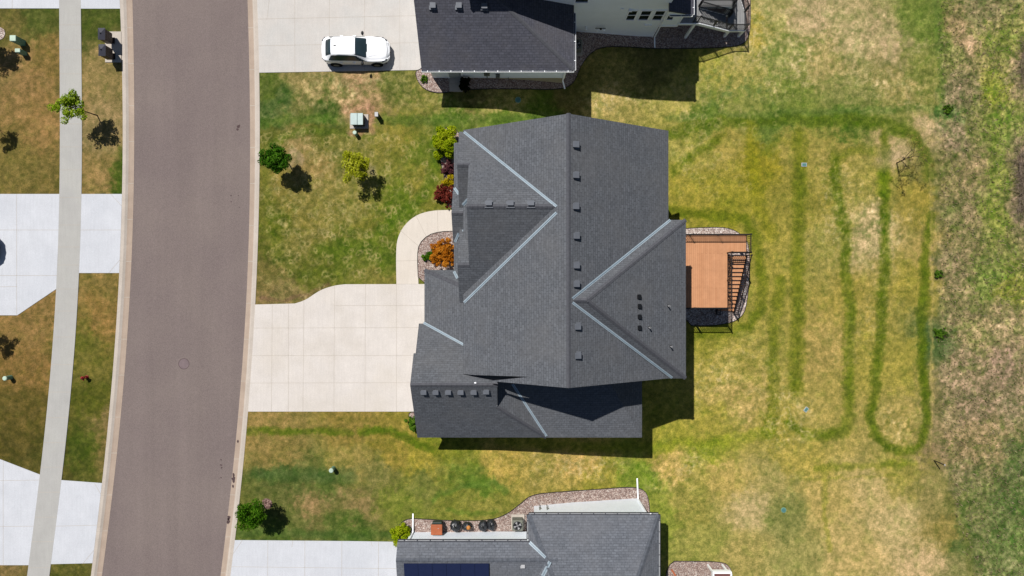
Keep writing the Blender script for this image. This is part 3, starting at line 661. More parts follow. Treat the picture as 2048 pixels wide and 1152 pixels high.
def gwall(mb, x0, x1, y0, y1, zb, ze, zr, axis='x', mat=0, rc=None):
    """a walled volume with gable ends; axis = direction the ridge runs"""
    if axis == 'x':
        rc = (y0 + y1) / 2 if rc is None else rc
        sec = [(y0, zb), (y1, zb), (y1, ze), (rc, zr), (y0, ze)]; g = lambda t, s: (t, s[0], s[1]); a, b = x0, x1
    else:
        rc = (x0 + x1) / 2 if rc is None else rc
        sec = [(x0, zb), (x1, zb), (x1, ze), (rc, zr), (x0, ze)]; g = lambda t, s: (s[0], t, s[1]); a, b = y0, y1
    A = [g(a, s) for s in sec]; B = [g(b, s) for s in sec]
    if axis == 'x': mb.face(A[::-1], mat); mb.face(B, mat)
    else: mb.face(A, mat); mb.face(B[::-1], mat)
    for k in range(5):
        q = [A[k], A[(k + 1) % 5], B[(k + 1) % 5], B[k]]
        mb.face(q if axis == 'x' else q[::-1], mat)
def vent_mesh():
    mb = MB()   # low box with a sloping lid, local coords, slope towards +x
    w, l, h = .15, .17, .22
    mb.box(-l, l, -w, w, -.2, h - .05)
    mb.prism([(-l - .03, -w - .03), (l + .03, -w - .03), (l + .03, w + .03), (-l - .03, w + .03)], h - .05, h)
    mb.box(-l - .1, l + .1, -w - .1, w + .1, -.06, .012)
    return mb
VM = None
def vent(roof, p, rz, tilt=(0, 0), s=1.0, name='vent', mat=None):
    mb = vent_mesh(); o = mb.build(name, [mat or M['vent']], roof, at=p, bevel=.012); o.rotation_euler = (tilt[0], tilt[1], 0); o.scale = (s, s, s); return o
def pipe(roof, p, h=.4, r=.05):
    mb = MB(); mb.tube((0, 0, -.15), (0, 0, h), r, r, 12); mb.tube((0, 0, h), (0, 0, h + .004), r * .7, r * .7, 12, 1); mb.tube((0, 0, -.02), (0, 0, .08), r * 1.9, r * 1.15, 12, 1)
    return mb.build('vent_pipe', [M['pvc'], M['rubber']], roof, at=p)
def window(wall, p0, p1, z0, z1, out, frame=.07, bars=1, name='window'):
    """window on a vertical wall from plan point p0 to p1; out = outward normal"""
    a = Vector((p0[0], p0[1], 0)); b = Vector((p1[0], p1[1], 0)); d = (b - a); o = Vector((out[0], out[1], 0)); L = d.length; d.normalize()
    mb = MB(); f = .07
    def bx(m_, s0, s1, za, zb, o0, o1, mat=0):
        q = [a + d * s0 + o * o0, a + d * s1 + o * o0, a + d * s1 + o * o1, a + d * s0 + o * o1]; m_.prism([(t.x, t.y) for t in q], za, zb, mat)
    bx(mb, 0, L, z0 - .1, z0, -.05, .07); bx(mb, 0, L, z1, z1 + .1, -.05, .06); bx(mb, 0, f, z0, z1, -.05, .045); bx(mb, L - f, L, z0, z1, -.05, .045)
    if bars: bx(mb, f, L - f, (z0 + z1) / 2 - .03, (z0 + z1) / 2 + .03, -.05, .04)
    w_ = mb.build(name, [M['white']], wall)
    g_ = MB(); bx(g_, f, L - f, z0, z1, -.05, .012); g_.build('pane', [M['glass']], w_)
    return w_
def gutter(parent, p0, p1, out, z, name='gutter', hangers=True, step=.9, mats=None):
    a = Vector((p0[0], p0[1], z)); b = Vector((p1[0], p1[1], z)); d = (b - a).normalized(); o = Vector((out[0], out[1], 0)); L = (b - a).length
    mb = MB(); h = .11; w_ = .11
    for (o0, o1, z0, z1) in ((0, .012, -h, 0), (.012, w_, -h, -h + .012), (w_, w_ + .018, -h, .01)):
        q = [a + o * o0, b + o * o0, b + o * o1, a + o * o1]; mb.prism([(t.x, t.y) for t in q], z + z0, z + z1, 0)
    for e in (a, b - d * .012):
        q = [e + o * .012, e + d * .012 + o * .012, e + d * .012 + o * w_, e + o * w_]; mb.prism([(t.x, t.y) for t in q], z - h + .012, z, 0)
    if hangers:
        n = int(L / step)
        for k in range(n):
            c = a + d * (L * (k + .5) / n); mb.bar(c + o * .012, c + o * w_, .035, .012, 0)
    q = [a + o * .012, b + o * .012, b + o * w_, a + o * w_]; mb.prism([(t.x, t.y) for t in q], z - h + .012, z - h + .03, 1)
    return mb.build(name, mats or [M['white'], M['dgrey']], parent)
# ================================================================== the large grey-roofed house
hs = thing('house', 'two-storey house with a dark grey shingle roof and orange-brown deck behind, middle of the three', 'house', (3.2, 1.5, 0))
rb = MB()
XE, XW, XR, ZR = 9.80, -3.05, 3.2, 10.2
fE = lambda x, y: 10.2 - .635 * (x - XR); fW = lambda x, y: 10.2 - .645 * (XR - x)
YN, YS = 9.86, -5.66
pl(rb, [(XR, YN), (XE, YN), (XE, YS), (XR, YS)], fE)
# front slope, with the slot where its low south corner is cut back above the garage
n1 = on(949, 750, fW); n2 = on(1059, 753.6, fW); n3 = on(979, 760.9, fW)
pl(rb, [(XR, YS), (XR, YN), (XW, YN), (XW, n1.y), (n1.x, n1.y), (n2.x, n2.y), (n3.x, YS)], fW)
# cross gable to the front (ridge runs left-right) and its two bays
RY = 4.67; CZ = 9.75; K = .707
cN = lambda x, y: CZ - K * (y - RY); cS = lambda x, y: CZ - K * (RY - y)
pl(rb, [(-2.6, RY), (2.75, RY), (2.75, 4.9), (-2.9, 9.76), (-3.3, 9.76), (-3.3, 7.41), (-2.6, 7.41)], cN, dz=.004)
pl(rb, [(-2.6, RY), (2.75, RY), (2.75, 4.4), (-2.9, -.93), (-3.3, -.93), (-3.3, 1.39), (-2.6, 1.39)], cS, dz=.004)
b1 = lambda x, y: 7.81 - K * (7.41 - y); b2 = lambda x, y: 7.43 - K * (y - 1.39)
pl(rb, [(-3.3, 7.41), (-2.38, 7.41), (-2.38, 5.05), (-3.3, 5.05)], b1)
pl(rb, [(-3.3, 1.39), (-2.38, 1.39), (-2.38, 3.72), (-3.3, 3.72)], b2)
pent = lambda x, y: 6.1 + .6 * (x + 3.03)
pl(rb, [(-3.03, 5.3), (-3.03, 3.5), (-2.4, 3.5), (-2.4, 5.3)], pent)
# low skirt roof and entry gable
sk = lambda x, y: 3.0 + .6 * (x + 3.89)
pl(rb, [(-3.89, 9.72), (-2.7, 9.72), (-2.7, .9), (-3.89, .9)], sk)
e1 = lambda x, y: 4.3 - K * (y - 4.89); e2 = lambda x, y: 4.3 - K * (4.89 - y)
pl(rb, [(-3.95, 4.89), (-2.7, 4.89), (-2.7, 6.75), (-3.95, 6.75)], e1); pl(rb, [(-3.95, 4.89), (-2.7, 4.89), (-2.7, 3.03), (-3.95, 3.03)], e2)
# rear hip
hN = lambda x, y: 6.0 + (10.06 - 6.0) / 4.97 * (4.27 - y); hS = lambda x, y: 6.0 + (10.06 - 6.0) / 4.97 * (y + 5.67); hE = lambda x, y: 6.0 + .61 * (10.9 - x)
HX = 10.9 - 4.06 / .61
pl(rb, [(3.3, -.70), (HX, -.70), (10.9, 4.27), (3.3, 4.27)], hN); pl(rb, [(3.3, -.70), (HX, -.70), (10.9, -5.668), (3.3, -5.668)], hS, dz=.003); pl(rb, [(HX, -.70), (10.9, 4.27), (10.9, -5.668)], hE)
# garage wing
gN = lambda x, y: 6.6 - .833 * (y + 6.0); gS = lambda x, y: 6.6 - .833 * (-6.0 - y); gH = lambda x, y: 3.3 + .602 * (2.3 - x); gE = lambda x, y: 3.3 + .37 * (y + 9.96); gEE = lambda x, y: 3.3 + .60 * (8.66 - x)
pl(rb, [(-6.3, -6.0), (-.92, -6.0), (-.92, -7.62), (2.3, -9.96), (-6.3, -9.96)], gS)
pl(rb, [(-6.3, -6.0), (-.92, -6.0), (-.92, -5.2), (-2.5, -5.2), (-2.5, -4.19), (-6.3, -4.19)], gN)
pl(rb, [(-6.17, -4.19), (-2.5, -4.19), (-2.5, -2.36), (-6.17, -2.36)], gN, dz=-.003)
pl(rb, [(2.3, -9.95), (2.3, -5.2), (-.9, -5.2), (-.9, -7.62)], gH)
hy = -9.96 + (8.66 - 7.55) * .60 / .37
pl(rb, [(-.8, -5.2), (7.0, -5.2), (5.76, -5.2), (7.55, hy), (8.66, -9.96), (2.25, -9.96), (-.8, -6.0)] if False else [(-.8, -5.2), (5.74, -5.2), (8.66, -9.96), (2.2, -9.96), (-.8, -6.0)], gE)
gEE = lambda x, y: 3.3 + (.37 * 4.76 / 2.92) * (8.66 - x)
pl(rb, [(8.66, -9.96), (8.66, -5.2), (5.74, -5.2)], gEE)
# low roof over the entry side of the garage
lW = lambda x, y: 3.33 + .482 * (x + 5.83); lN = lambda x, y: 3.33 + 1.15 * (1.2 - y)
lc = (-2.6 + 0, 1.2 - .482 * 3.23 / 1.15)
pl(rb, [(-5.83, 1.2), (-5.83, -3.2), (-2.6, -3.7), (lc[0], lc[1])], lW); pl(rb, [(-5.83, 1.2), (-2.6, 1.2), lc], lN)
roof = rb.build('roof', [M['shingle'], M['dgrey']], hs)
sf = MB(); sf.slab([(a_.x, y_, fW(a_.x, 0) - .75) for a_, y_ in ((n1, n1.y + .15), (n2, n2.y + .12), (n2, YS + .02), (n1, YS + .02))], .05); sf.build('slot_sun_block', [M['black']], hs)  # added black sheet under the slot: blocks sun passing through and keeps it dark
# ridge caps, hips
CAPP[:] = [roof, M['cap']]
mx = lambda *fs: (lambda x, y: max(f(x, y) for f in fs)); mn = lambda *fs: (lambda x, y: min(f(x, y) for f in fs))
caps(None, (XR, YS), (XR, YN), mn(fE, fW)); caps(None, (-2.6, RY), (2.6, RY), mn(cN, cS)); caps(None, (3.5, -.7), (HX, -.7), mn(hN, hS))
caps(None, (10.9, 4.27), (HX, -.7), mn(hN, hE)); caps(None, (10.9, -5.667), (HX, -.7), mn(hS, hE)); caps(None, (-6.3, -6), (-.92, -6), mn(gN, gS))
caps(None, (2.3, -9.96), (-.92, -7.62), mn(gS, gH)); caps(None, (-3.3, 7.41), (-2.6, 7.41), mn(b1, cN), .13); caps(None, (-3.3, 1.39), (-2.6, 1.39), mn(b2, cS), .13)
caps(None, (-3.95, 4.89), (-2.95, 4.89), mn(e1, e2), .13); caps(None, (-5.83, 1.2), lc, mn(lW, lN), .13); 
# valley metal, one strip per valley
def valley(px0, px1, f, fa, w=.08, parent=None, n=1):
    mb = MB(); a = on(px0[0], px0[1], fa); b = on(px1[0], px1[1], fa); line3(mb, (a.x, a.y), (b.x, b.y), f, w, .022, n=n)
    rib = MB()
    o = mb.build('valley_flashing', [M['flash'], M['seam']], parent or roof); return o
valley((928, 264), (1113, 413), mx(fW, cN), fW); valley((928, 605), (1113, 425), mx(fW, cS), fW)
valley((1340, 440), (1145, 597), mx(fE, hN), fE); valley((1343, 755), (1145, 605), mx(fE, hS), fE)
valley((848, 645), (929, 690), mx(gN, lW), lW); valley((1025, 768), (1093, 872), mx(gE, gH), gH)
valley((909, 376), (918, 389), mx(sk, e1), sk, .09); valley((918, 467), (910, 484), mx(sk, e2), sk, .09)
valley((926, 411), (936, 400), mx(pent, b1), pent, .1); valley((926, 459), (938, 470), mx(pent, b2), pent, .1); valley((909, 543), (917, 557), mx(lN, sk), sk, .09)
# vents
for u, v in ((1150, 290), (1150, 351), (1150, 413), (1151, 472), (1151, 531), (1151, 568), (1153.5, 653), (1154, 711)): vent(roof, on(u, v, fE), 0, (0, math.atan(.3)), .95)
for u, v in ((978, 409), (1021, 409), (1062, 409)): vent(roof, on(u, v, cN), 0, (-math.atan(.45), 0), .9)
for u, v in ((848, 783), (872, 783), (897, 783), (922, 783), (948, 783), (973, 782)): vent(roof, on(u, v, gS), 0, (math.atan(.3), 0), .85, mat=M['ventl'])
for u, v in ((1277, 594), (1278, 613), (1278, 634), (1278, 656)): vent(roof, on(u, v, hE), 0, (0, math.atan(.5)), .62, mat=M['black'])
for u, v in ((1336, 612), (1298, 655), (1341, 693)): pipe(roof, on(u, v, hE))
# walls
wb = MB()
gwall(wb, -2.65, 9.4, -5.25, 9.45, -3, 6.0, 9.85, 'y', rc=XR)
gwall(wb, -2.30, 2.0, -.5, 9.30, -.1, 5.9, 9.45, 'x', rc=RY)
gwall(wb, -2.95, -2.4, 5.5, 9.32, -.1, 6.0, 7.5, 'x'); gwall(wb, -2.95, -2.4, -.5, 3.28, -.1, 5.85, 7.1, 'x')
wb.box(9.3, 10.48, -5.23, 3.85, -3, 5.8)
gwall(wb, -5.9, -.98, -9.52, -2.5, -.1, 3.3, 6.3, 'x', rc=-6.0)
wb.box(-1.0, 8.24, -9.5, -5.2, -3, 3.2); wb.box(-5.4, -2.6, -3.2, .8, -.1, 3.2); wb.box(-.965, -.95, -7.5, -5.3, 4.9, 5.4)
wb.prism([(-2.75, 4.2), (-2.64, 4.2), (-2.64, 5.6), (-2.75, 5.6)], 0, 5)
wall = wb.build('wall', [M['siding_g']], hs)
# dutch-gable face
db = MB(); db.face([(-.925, -7.5, 5.1), (-.925, -5.3, 5.1), (-.925, -6.0, 6.4)], 0); db.build('gable_louvre', [M['siding_g']], hs)
# porch posts, doors, windows
for y in (3.3, 6.4): pb = MB(); pb.box(-3.8, -3.6, y - .1, y + .1, 0, 3); pb.build('porch_post', [M['white']], hs)
def doorpart(x, y0, y1, z0, z1, name='door', mat='doorp', o=-1):
    mb = MB(); mb.box(min(x, x + o * .05), max(x, x + o * .05), y0, y1, z0, z1); d = mb.build(name, [M[mat]], hs); return d
d = doorpart(-2.66, 4.4, 5.35, .05, 2.15); hb = MB(); hb.ball((-2.74, 4.5, 1.05), .03, .03, .03, 8, 6); hb.build('handle', [M['dgrey']], d)
doorpart(-5.91, -9.1, -4.4, .03, 2.5, 'garage_door', 'garaged'); doorpart(-5.41, -2.3, .3, .03, 2.4, 'garage_door', 'garaged')
doorpart(10.49, 1.2, 3.2, .32, 2.4, 'patio_door', 'glass', 1)
for (y0, y1) in ((6.2, 7.2), (7.5, 8.5), (.6, 1.6)): window(hs, (-2.96, y0), (-2.96, y1), 3.9, 5.2, (-1, 0)); window(hs, (-2.66, y0 + .2), (-2.66, y1 + .2), 1, 2.3, (-1, 0))
for (y0, y1) in ((-4.6, -3.6), (-3.3, -2.3), (-1.4, -.4)): window(hs, (10.48, y0), (10.48, y1), 3.6, 5.0, (1, 0)); window(hs, (10.48, y0), (10.48, y1), -2, -.8, (1, 0)); window(hs, (10.48, y0), (10.48, y1), .9, 2.4, (1, 0))
for x0 in (-.5, 4.5, 7.2): window(hs, (x0, 9.45), (x0 + 1, 9.45), 3.6, 5, (0, 1))
for x0 in (1.5, 5.2): window(hs, (x0, -9.5), (x0 + 1, -9.5), .8, 2.2, (0, -1))
lb = MB(); q = P(946, 877.5, 2.6); lb.box(q.x - .06, q.x + .06, -9.72, -9.5, 2.5, 2.75); lb.tube((q.x, -9.95, 2.5), (q.x, -9.95, 2.62), .05); lb.bar((q.x, -9.95, 2.6), (q.x, -9.5, 2.6), .04, .04); lb.tube((q.x, -10.02, 2.5), (q.x, -10.02, 2.66), .06, .04)
lb.build('wall_lamp', [M['white']], hs)
gp = MB(); q = on(951, 765, gN); gp.box(q.x - .07, q.x + .05, q.y - .04, q.y + .03, q.z - .1, q.z + .12); gp.build('gutter_end', [M['white']], hs)
# ================================================================== deck of the middle house
dk = thing('deck', 'raised deck of orange-brown boards with black railing and stairs, behind the middle house', 'deck', (13.5, 1, -2.75))
ZD = .3; DX0, DX1, DY0, DY1, SX = 10.50, 16.66, -1.46, 3.80, 15.33
mb = MB(); mb.prism([(DX0, DY0), (SX, DY0), (SX, 2.5), (DX1, 2.5), (DX1, DY1), (DX0, DY1)], ZD - .05, ZD); mb.build('deck_floor', [M['deckb']], dk)
mb = MB()
for a, b_ in (((DX0, DY0), (SX, DY0)), ((SX, DY0), (SX, 2.5)), ((SX, 2.5), (DX1, 2.5)), ((DX1, 2.5), (DX1, DY1)), ((DX0, DY1), (DX1, DY1))): mb.bar((a[0], a[1], ZD - .18), (b_[0], b_[1], ZD - .18), .05, .22)
for k in range(1, 16): mb.bar((DX0, DY0 + k * .34, ZD - .18), (SX if DY0 + k * .34 < 2.5 else DX1, DY0 + k * .34, ZD - .18), .04, .2)
mb.build('deck_frame', [M['bronze']], dk)
def post(x, y, z0, z1, parent, mat='white', w=.15, name='post'):
    mb = MB(); mb.box(x - w / 2, x + w / 2, y - w / 2, y + w / 2, z0, z1); mb.box(x - w / 2 - .04, x + w / 2 + .04, y - w / 2 - .04, y + w / 2 + .04, z0, z0 + .12); return mb.build(name, [M[mat]], parent)
for x, y in ((SX - .1, DY0 + .1), (DX1 - .1, DY1 - .1), (SX - .1, 2.4), (13, DY0 + .1), (13, DY1 - .1)): post(x, y, -2.85, ZD - .3, dk, 'bronze')
def rail(parent, p0, p1, h=1.0, pe=1.7, sp=.14, ends=(1, 1), name='railing', mat='black'):
    a = Vector(p0); b = Vector(p1); d = b - a; L = Vector((d.x, d.y)).length; mb = MB(); U3 = Vector((0, 0, 1))
    mb.bar(a + U3 * h, b + U3 * h, .06, .045); mb.bar(a + U3 * .1, b + U3 * .1, .035, .035)
    n = max(1, round(L / pe))
    for k in range(n + 1):
        if (k == 0 and not ends[0]) or (k == n and not ends[1]): continue
        c = a.lerp(b, k / n); mb.box(c.x - .035, c.x + .035, c.y - .035, c.y + .035, c.z - .05, c.z + h + .06); mb.box(c.x - .05, c.x + .05, c.y - .05, c.y + .05, c.z + h + .06, c.z + h + .09)
    m_ = int(L / sp)
    for k in range(1, m_):
        c = a.lerp(b, k / m_); mb.box(c.x - .018, c.x + .018, c.y - .018, c.y + .018, c.z + .1, c.z + h)
    return mb.build(name, [M[mat]], parent)
rail(dk, (DX0 + .1, DY1 - .06, ZD), (DX1 - .05, DY1 - .06, ZD), pe=2.2); rail(dk, (DX1 - .05, DY1 - .06, ZD), (DX1 - .05, 2.46, ZD), ends=(0, 1))
rail(dk, (SX - .05, 2.5, ZD), (SX - .05, DY0 + .06, ZD), pe=2.0); rail(dk, (DX0 + .1, DY0 + .06, ZD), (SX - .05, DY0 + .06, ZD), ends=(1, 0), pe=2.4)
gt = rail(dk, (SX, 2.5, ZD), (DX1 - .05, 2.5, ZD), ends=(1, 1), name='gate')
st = MB().__class__(); x0s, x1s = SX + .03, DX1 + .0
stair = None
sb = MB()
sb.bar((x0s + .04, 2.4, ZD - .15), (x0s + .04, -1.9, -2.72), .05, .28); sb.bar((x1s + .02, 2.4, ZD - .15), (x1s + .02, -1.9, -2.72), .05, .28)
stair = sb.build('stair', [M['black']], dk)
for k in range(14):
    t = (k + .5) / 14.5; y = 2.3 - t * 4.2; z = ZD - .2 - k * .2
    mb = MB(); mb.box(x0s + .07, x1s, y - .125, y + .125, z - .04, z); mb.build('tread', [M['deckb']], stair)
rail(dk, (x1s + .06, 2.3, ZD - .15), (x1s + .06, -1.95, -2.72), pe=2.1); rail(dk, (x0s + .01, 2.2, ZD - .2), (x0s + .01, -1.95, -2.72), pe=2.1)
# ================================================================== neighbour house at the top of the picture
nh = thing('house', 'white-sided house with dark roof and white gutters, right of the parked white car', 'house', (0, 20, 0))
rb = MB()
ZE = 3.2; NX0, NX1, NY0 = -6.04, 4.14, 14.55; KS = .53; KE = .41
nS = lambda x, y: ZE + KS * (y - NY0); nE = lambda x, y: ZE + KE * (NX1 - x); ry = 19.6
zr = nS(0, ry); hx = NX1 - (zr - ZE) / KE
pl(rb, [(NX0, NY0), (NX1, NY0), (hx, ry), (NX0 - .3, ry)], nS); nN = lambda x, y: zr - KS * (y - ry)
pl(rb, [(NX1, NY0), (NX1, 2 * ry - NY0), (hx, ry)], nE); pl(rb, [(NX0, ry), (hx, ry), (NX1, 2 * ry - NY0), (NX0, 2 * ry - NY0)], nN)
# upper roof
U0, U1, V0, V1, ZU = -3.0, 10.95, 18.42, 31, 6.25
uS = lambda x, y: ZU + .55 * (y - V0); uE = lambda x, y: ZU + .55 * (U1 - x); uW = lambda x, y: ZU + .55 * (x - U0); uN = lambda x, y: ZU + .55 * (V1 - y)
hh = (V1 - V0) / 2
pl(rb, [(U0, V0), (U1, V0), (U1 - hh, V0 + hh), (U0 + hh, V0 + hh)], uS); pl(rb, [(U0, V1), (U1, V1), (U1 - hh, V0 + hh), (U0 + hh, V0 + hh)], uN)
pl(rb, [(U1, V0), (U1, V1), (U1 - hh, V0 + hh)], uE); pl(rb, [(U0, V0), (U0, V1), (U0 + hh, V0 + hh)], uW)
# one-storey corner roof at the back
cR = lambda x, y: 3.0 + .35 * (12.12 - x)
pl(rb, [(10.4, 18.35), (12.12, 18.35), (12.12, 26), (10.4, 26)], cR)
nroof = rb.build('roof', [M['shingle_b'], M['dgrey']], nh)
CAPP[:] = [nroof, M['cap']]; caps(None, (NX1, NY0), (hx, ry), mn(nS, nE)); caps(None, (NX0, ry), (hx, ry), mn(nS, nN)); caps(None, (U1, V0), (U1 - hh, V0 + hh), mn(uS, uE)); caps(None, (U0, V0), (U0 + hh, V0 + hh), mn(uS, uW))
for u, v in ((866, 12), (918, 12), (969, 13)): vent(nroof, on(u, v, nS), 0, (math.atan(.1), 0), .95, mat=M['ventl'])
wb = MB()
wb.box(NX0 + .4, NX1 - .42, NY0 + .42, 24, .12, 3.15, 0); wb.box(-2.6, 10.55, 18.88, 30.5, -3, 6.15, 0); wb.box(10.5, 11.9, 18.9, 25.5, -.45, 2.95, 0)
nw = wb.build('wall', [M['siding_w']], nh)
fb = MB(); fb.prism([(NX0 + .43, NY0 + .45), (NX1 - .45, NY0 + .45), (NX1 - .45, 23), (NX0 + .43, 23)], -1.5, .12); fb.build('foundation', [M['found']], nh)
gutter(nh, (NX0, NY0), (NX1, NY0), (0, -1), ZE - .03, step=.78); gutter(nh, (NX1, NY0), (NX1, 18.4), (1, 0), ZE - .03, step=1.1)
gutter(nh, (10.6, 18.35), (12.12, 18.35), (0, -1), 2.95); gutter(nh, (12.12, 18.35), (12.12, 25), (1, 0), 2.95)
def downspout(parent, pts):
    mb = MB()
    for a, b_ in zip(pts[:-1], pts[1:]): mb.bar(a, b_, .09, .07)
    for p in pts[1:-1]: mb.box(p[0] - .045, p[0] + .045, p[1] - .045, p[1] + .045, p[2] - .045, p[2] + .045)
    return mb.build('downspout', [M['white']], parent)
q = P(1129, 177, -.75); downspout(nh, [(3.65, NY0 - .06, 3.05), (3.65, NY0 + .36, 2.75), (3.65, NY0 + .36, -.3), (q.x + .02, q.y, -.8)])
q = P(1309.5, 97, -2.6); downspout(nh, [(10.62, 18.80, 2.9), (10.68, 18.80, -2.4), (q.x, q.y, -2.6)])
# trim boards at the visible wall corners
for q in ((10.5, 10.58, 18.84, 18.9, -3, 2.9), (11.86, 11.93, 18.85, 18.93, -.5, 2.9), (10.56, 11.9, 18.86, 18.9, -.55, -.4), (3.66, 3.75, NY0 + .38, NY0 + .44, .12, 3.1)): mb = MB(); mb.box(*q); mb.build('corner_trim', [M['white']], nh)
for a, b_ in ((7.93, 8.62), (8.80, 9.58), (9.76, 10.52)): window(nh, (a, 18.88), (b_, 18.88), .78, 2.35, (0, -1))
window(nh, (10.78, 18.9), (11.32, 18.9), .78, 1.5, (0, -1), bars=0); window(nh, (4.10, 18.88), (5.05, 18.88), 3.75, 5.2, (0, -1))
# garage side door, meters, lamps, hose tap, wall vents
dd = MB(); dd.box(-4.43, -3.55, NY0 + .40, NY0 + .44, .15, 2.2); ddo = dd.build('door', [M['doorp']], nh); hb = MB(); hb.ball((-3.66, NY0 + .36, 1.1), .03, .03, .03, 8, 6); hb.build('handle', [M['dgrey']], ddo)
mb = MB(); mb.box(-4.54, -4.43, NY0 + .38, NY0 + .44, .12, 2.3); mb.box(-3.55, -3.44, NY0 + .38, NY0 + .44, .12, 2.3); mb.build('door_frame', [M['white']], nh)
mb = MB(); mb.box(-1.95, -1.55, NY0 + .24, NY0 + .42, 1.1, 1.7); mb.tube((-1.75, NY0 + .25, 1.5), (-1.75, NY0 + .15, 1.5), .09); mb.bar((-1.75, NY0 + .34, .0), (-1.75, NY0 + .34, 1.2), .05, .05); mb.build('electric_meter', [M['acg']], nh)
mb = MB(); mb.box(-1.13, -.85, NY0 + .15, NY0 + .38, .9, 1.15); mb.bar((-1.0, NY0 + .3, -.2), (-1.0, NY0 + .3, .95), .04, .04); mb.build('gas_meter', [M['acg']], nh)
mb = MB(); mb.bar((-.25, NY0 + .33, -.2), (-.25, NY0 + .33, .5), .03, .03); mb.ball((-.25, NY0 + .28, .5), .04, .04, .04, 8, 6); mb.build('hose_tap', [M['acg']], nh)
mb = MB(); mb.box(-3.28, -3.16, NY0 + .26, NY0 + .42, 2.0, 2.3); mb.build('wall_lamp', [M['dgrey']], nh)
mb = MB(); mb.box(5.30, 5.42, 18.70, 18.88, -.8, -.5); mb.ball((5.36, 18.68, -.55), .08, .07, .1, 10, 6); mb.bar((5.4, 18.8, -1.5), (5.4, 18.8, -.8), .02, .02); mb.build('spotlight', [M['white']], nh)
mb = MB()
for x in (6.15, 6.62): mb.ball((x, 18.66, -.62), .09, .09, .1, 10, 6)
mb.bar((6.0, 18.7, -.4), (6.75, 18.7, -.4), .04, .04, 1); mb.ball((6.4, 18.66, -.42), .09, .08, .1, 8, 6, 1); mb.bar((6.18, 18.82, -1.6), (6.18, 18.82, -.7), .025, .025)
mb.build('floodlight', [M['white'], M['black']], nh)
for q in ((9.5, 9.72, 18.78, 18.9, -.3, -.12), (9.8, 10.02, 18.78, 18.9, -.3, -.12), (7.35, 7.53, 18.8, 18.9, 2.55, 2.7), (7.93, 8.13, 18.72, 18.9, 2.45, 2.6)): mb = MB(); mb.box(*q); mb.build('wall_vent', [M['white']], nh)
# ---- its stair deck
nd = thing('deck', 'grey-boarded stair deck with black railings at the back of the white-sided house, top of picture', 'deck', (14, 20, -2.75))
mb = MB(); mb.prism([(12.0, 18.9), (13.3, 18.9), (13.3, 20.05), (15.75, 20.05), (15.75, 25), (12.0, 25)], .05, .1); mb.build('deck_floor', [M['deckg']], nd)
mb = MB(); LZ = -1.4; mb.box(15.85, 17.12, 18.95, 20.25, LZ - .05, LZ); mb.build('landing', [M['deckg']], nd)
mb = MB()
mb.bar((11.95, 18.86, -.03), (13.35, 18.86, -.03), .06, .24); mb.bar((13.3, 18.86, -.03), (15.9, 18.88, LZ - .1), .07, .3); mb.bar((13.3, 20.03, -.03), (15.9, 20.03, LZ - .1), .05, .3)
mb.bar((15.85, 18.92, LZ - .14), (17.14, 18.92, LZ - .14), .07, .22); mb.bar((17.12, 18.92, LZ - .14), (17.12, 20.2, LZ - .14), .07, .22); mb.bar((13.3, 20.1, -.08), (15.75, 20.1, -.08), .08, .3); mb.bar((15.75, 20.1, -.08), (15.75, 25, -.08), .08, .26)
mb.build('fascia', [M['white']], nd)
for x, y, z in ((13.06, 18.9, 0), (16.0, 18.98, LZ - .1), (17.05, 18.98, LZ - .1), (15.7, 20.2, -.1), (12.2, 20.3, 0)): post(x, y, -2.85, z, nd, w=.17)
sb = MB(); sb.bar((17.1, 20.2, LZ - .15), (17.1, 22.1, -2.7), .05, .26); sb.bar((16.1, 20.2, LZ - .15), (16.1, 22.1, -2.7), .05, .26); stn = sb.build('stair', [M['white']], nd)
for k in range(7):
    mb = MB(); x = 13.45 + k * .34; z = .1 - (k + 1) * .188; mb.box(x - .16, x + .16, 18.93, 20.0, z - .04, z); mb.build('tread', [M['deckg']], stn)
for k in range(6):
    mb = MB(); y = 20.4 + k * .3; z = LZ - (k + .4) * .19; mb.box(16.13, 17.08, y - .15, y + .15, z - .04, z); mb.build('tread', [M['deckg']], stn)
rail(nd, (13.2, 18.95, .1), (15.9, 18.95, LZ), pe=1.4); rail(nd, (15.9, 18.98, LZ), (17.07, 18.98, LZ)); rail(nd, (17.07, 18.98, LZ), (17.07, 20.3, LZ), ends=(0, 1)); rail(nd, (17.1, 20.3, LZ), (17.1, 22.2, -2.7))
rail(nd, (15.95, 20.3, LZ), (15.95, 19.9, LZ)); rail(nd, (16.1, 20.3, LZ), (16.1, 22.2, -2.7)); rail(nd, (13.3, 20.1, .1), (15.7, 20.1, .1)); rail(nd, (15.7, 20.1, .1), (15.7, 24.9, .1)); rail(nd, (13.35, 20.0, .05), (15.9, 20.0, LZ), pe=1.4); rail(nd, (12.9, 18.95, .1), (13.2, 18.95, .1))
# concrete stoop and condenser pad
mb = MB(); q0 = P(899, 183, .1); q1 = P(926, 157, .1); mb.box(-4.46, -3.52, q0.y, NY0 + .42, -.2, .13); mb.box(-4.46, -3.52, NY0 + .05, NY0 + .42, .13, .2)
stoop = mb.build('doorstep', [M['pad']], nh)
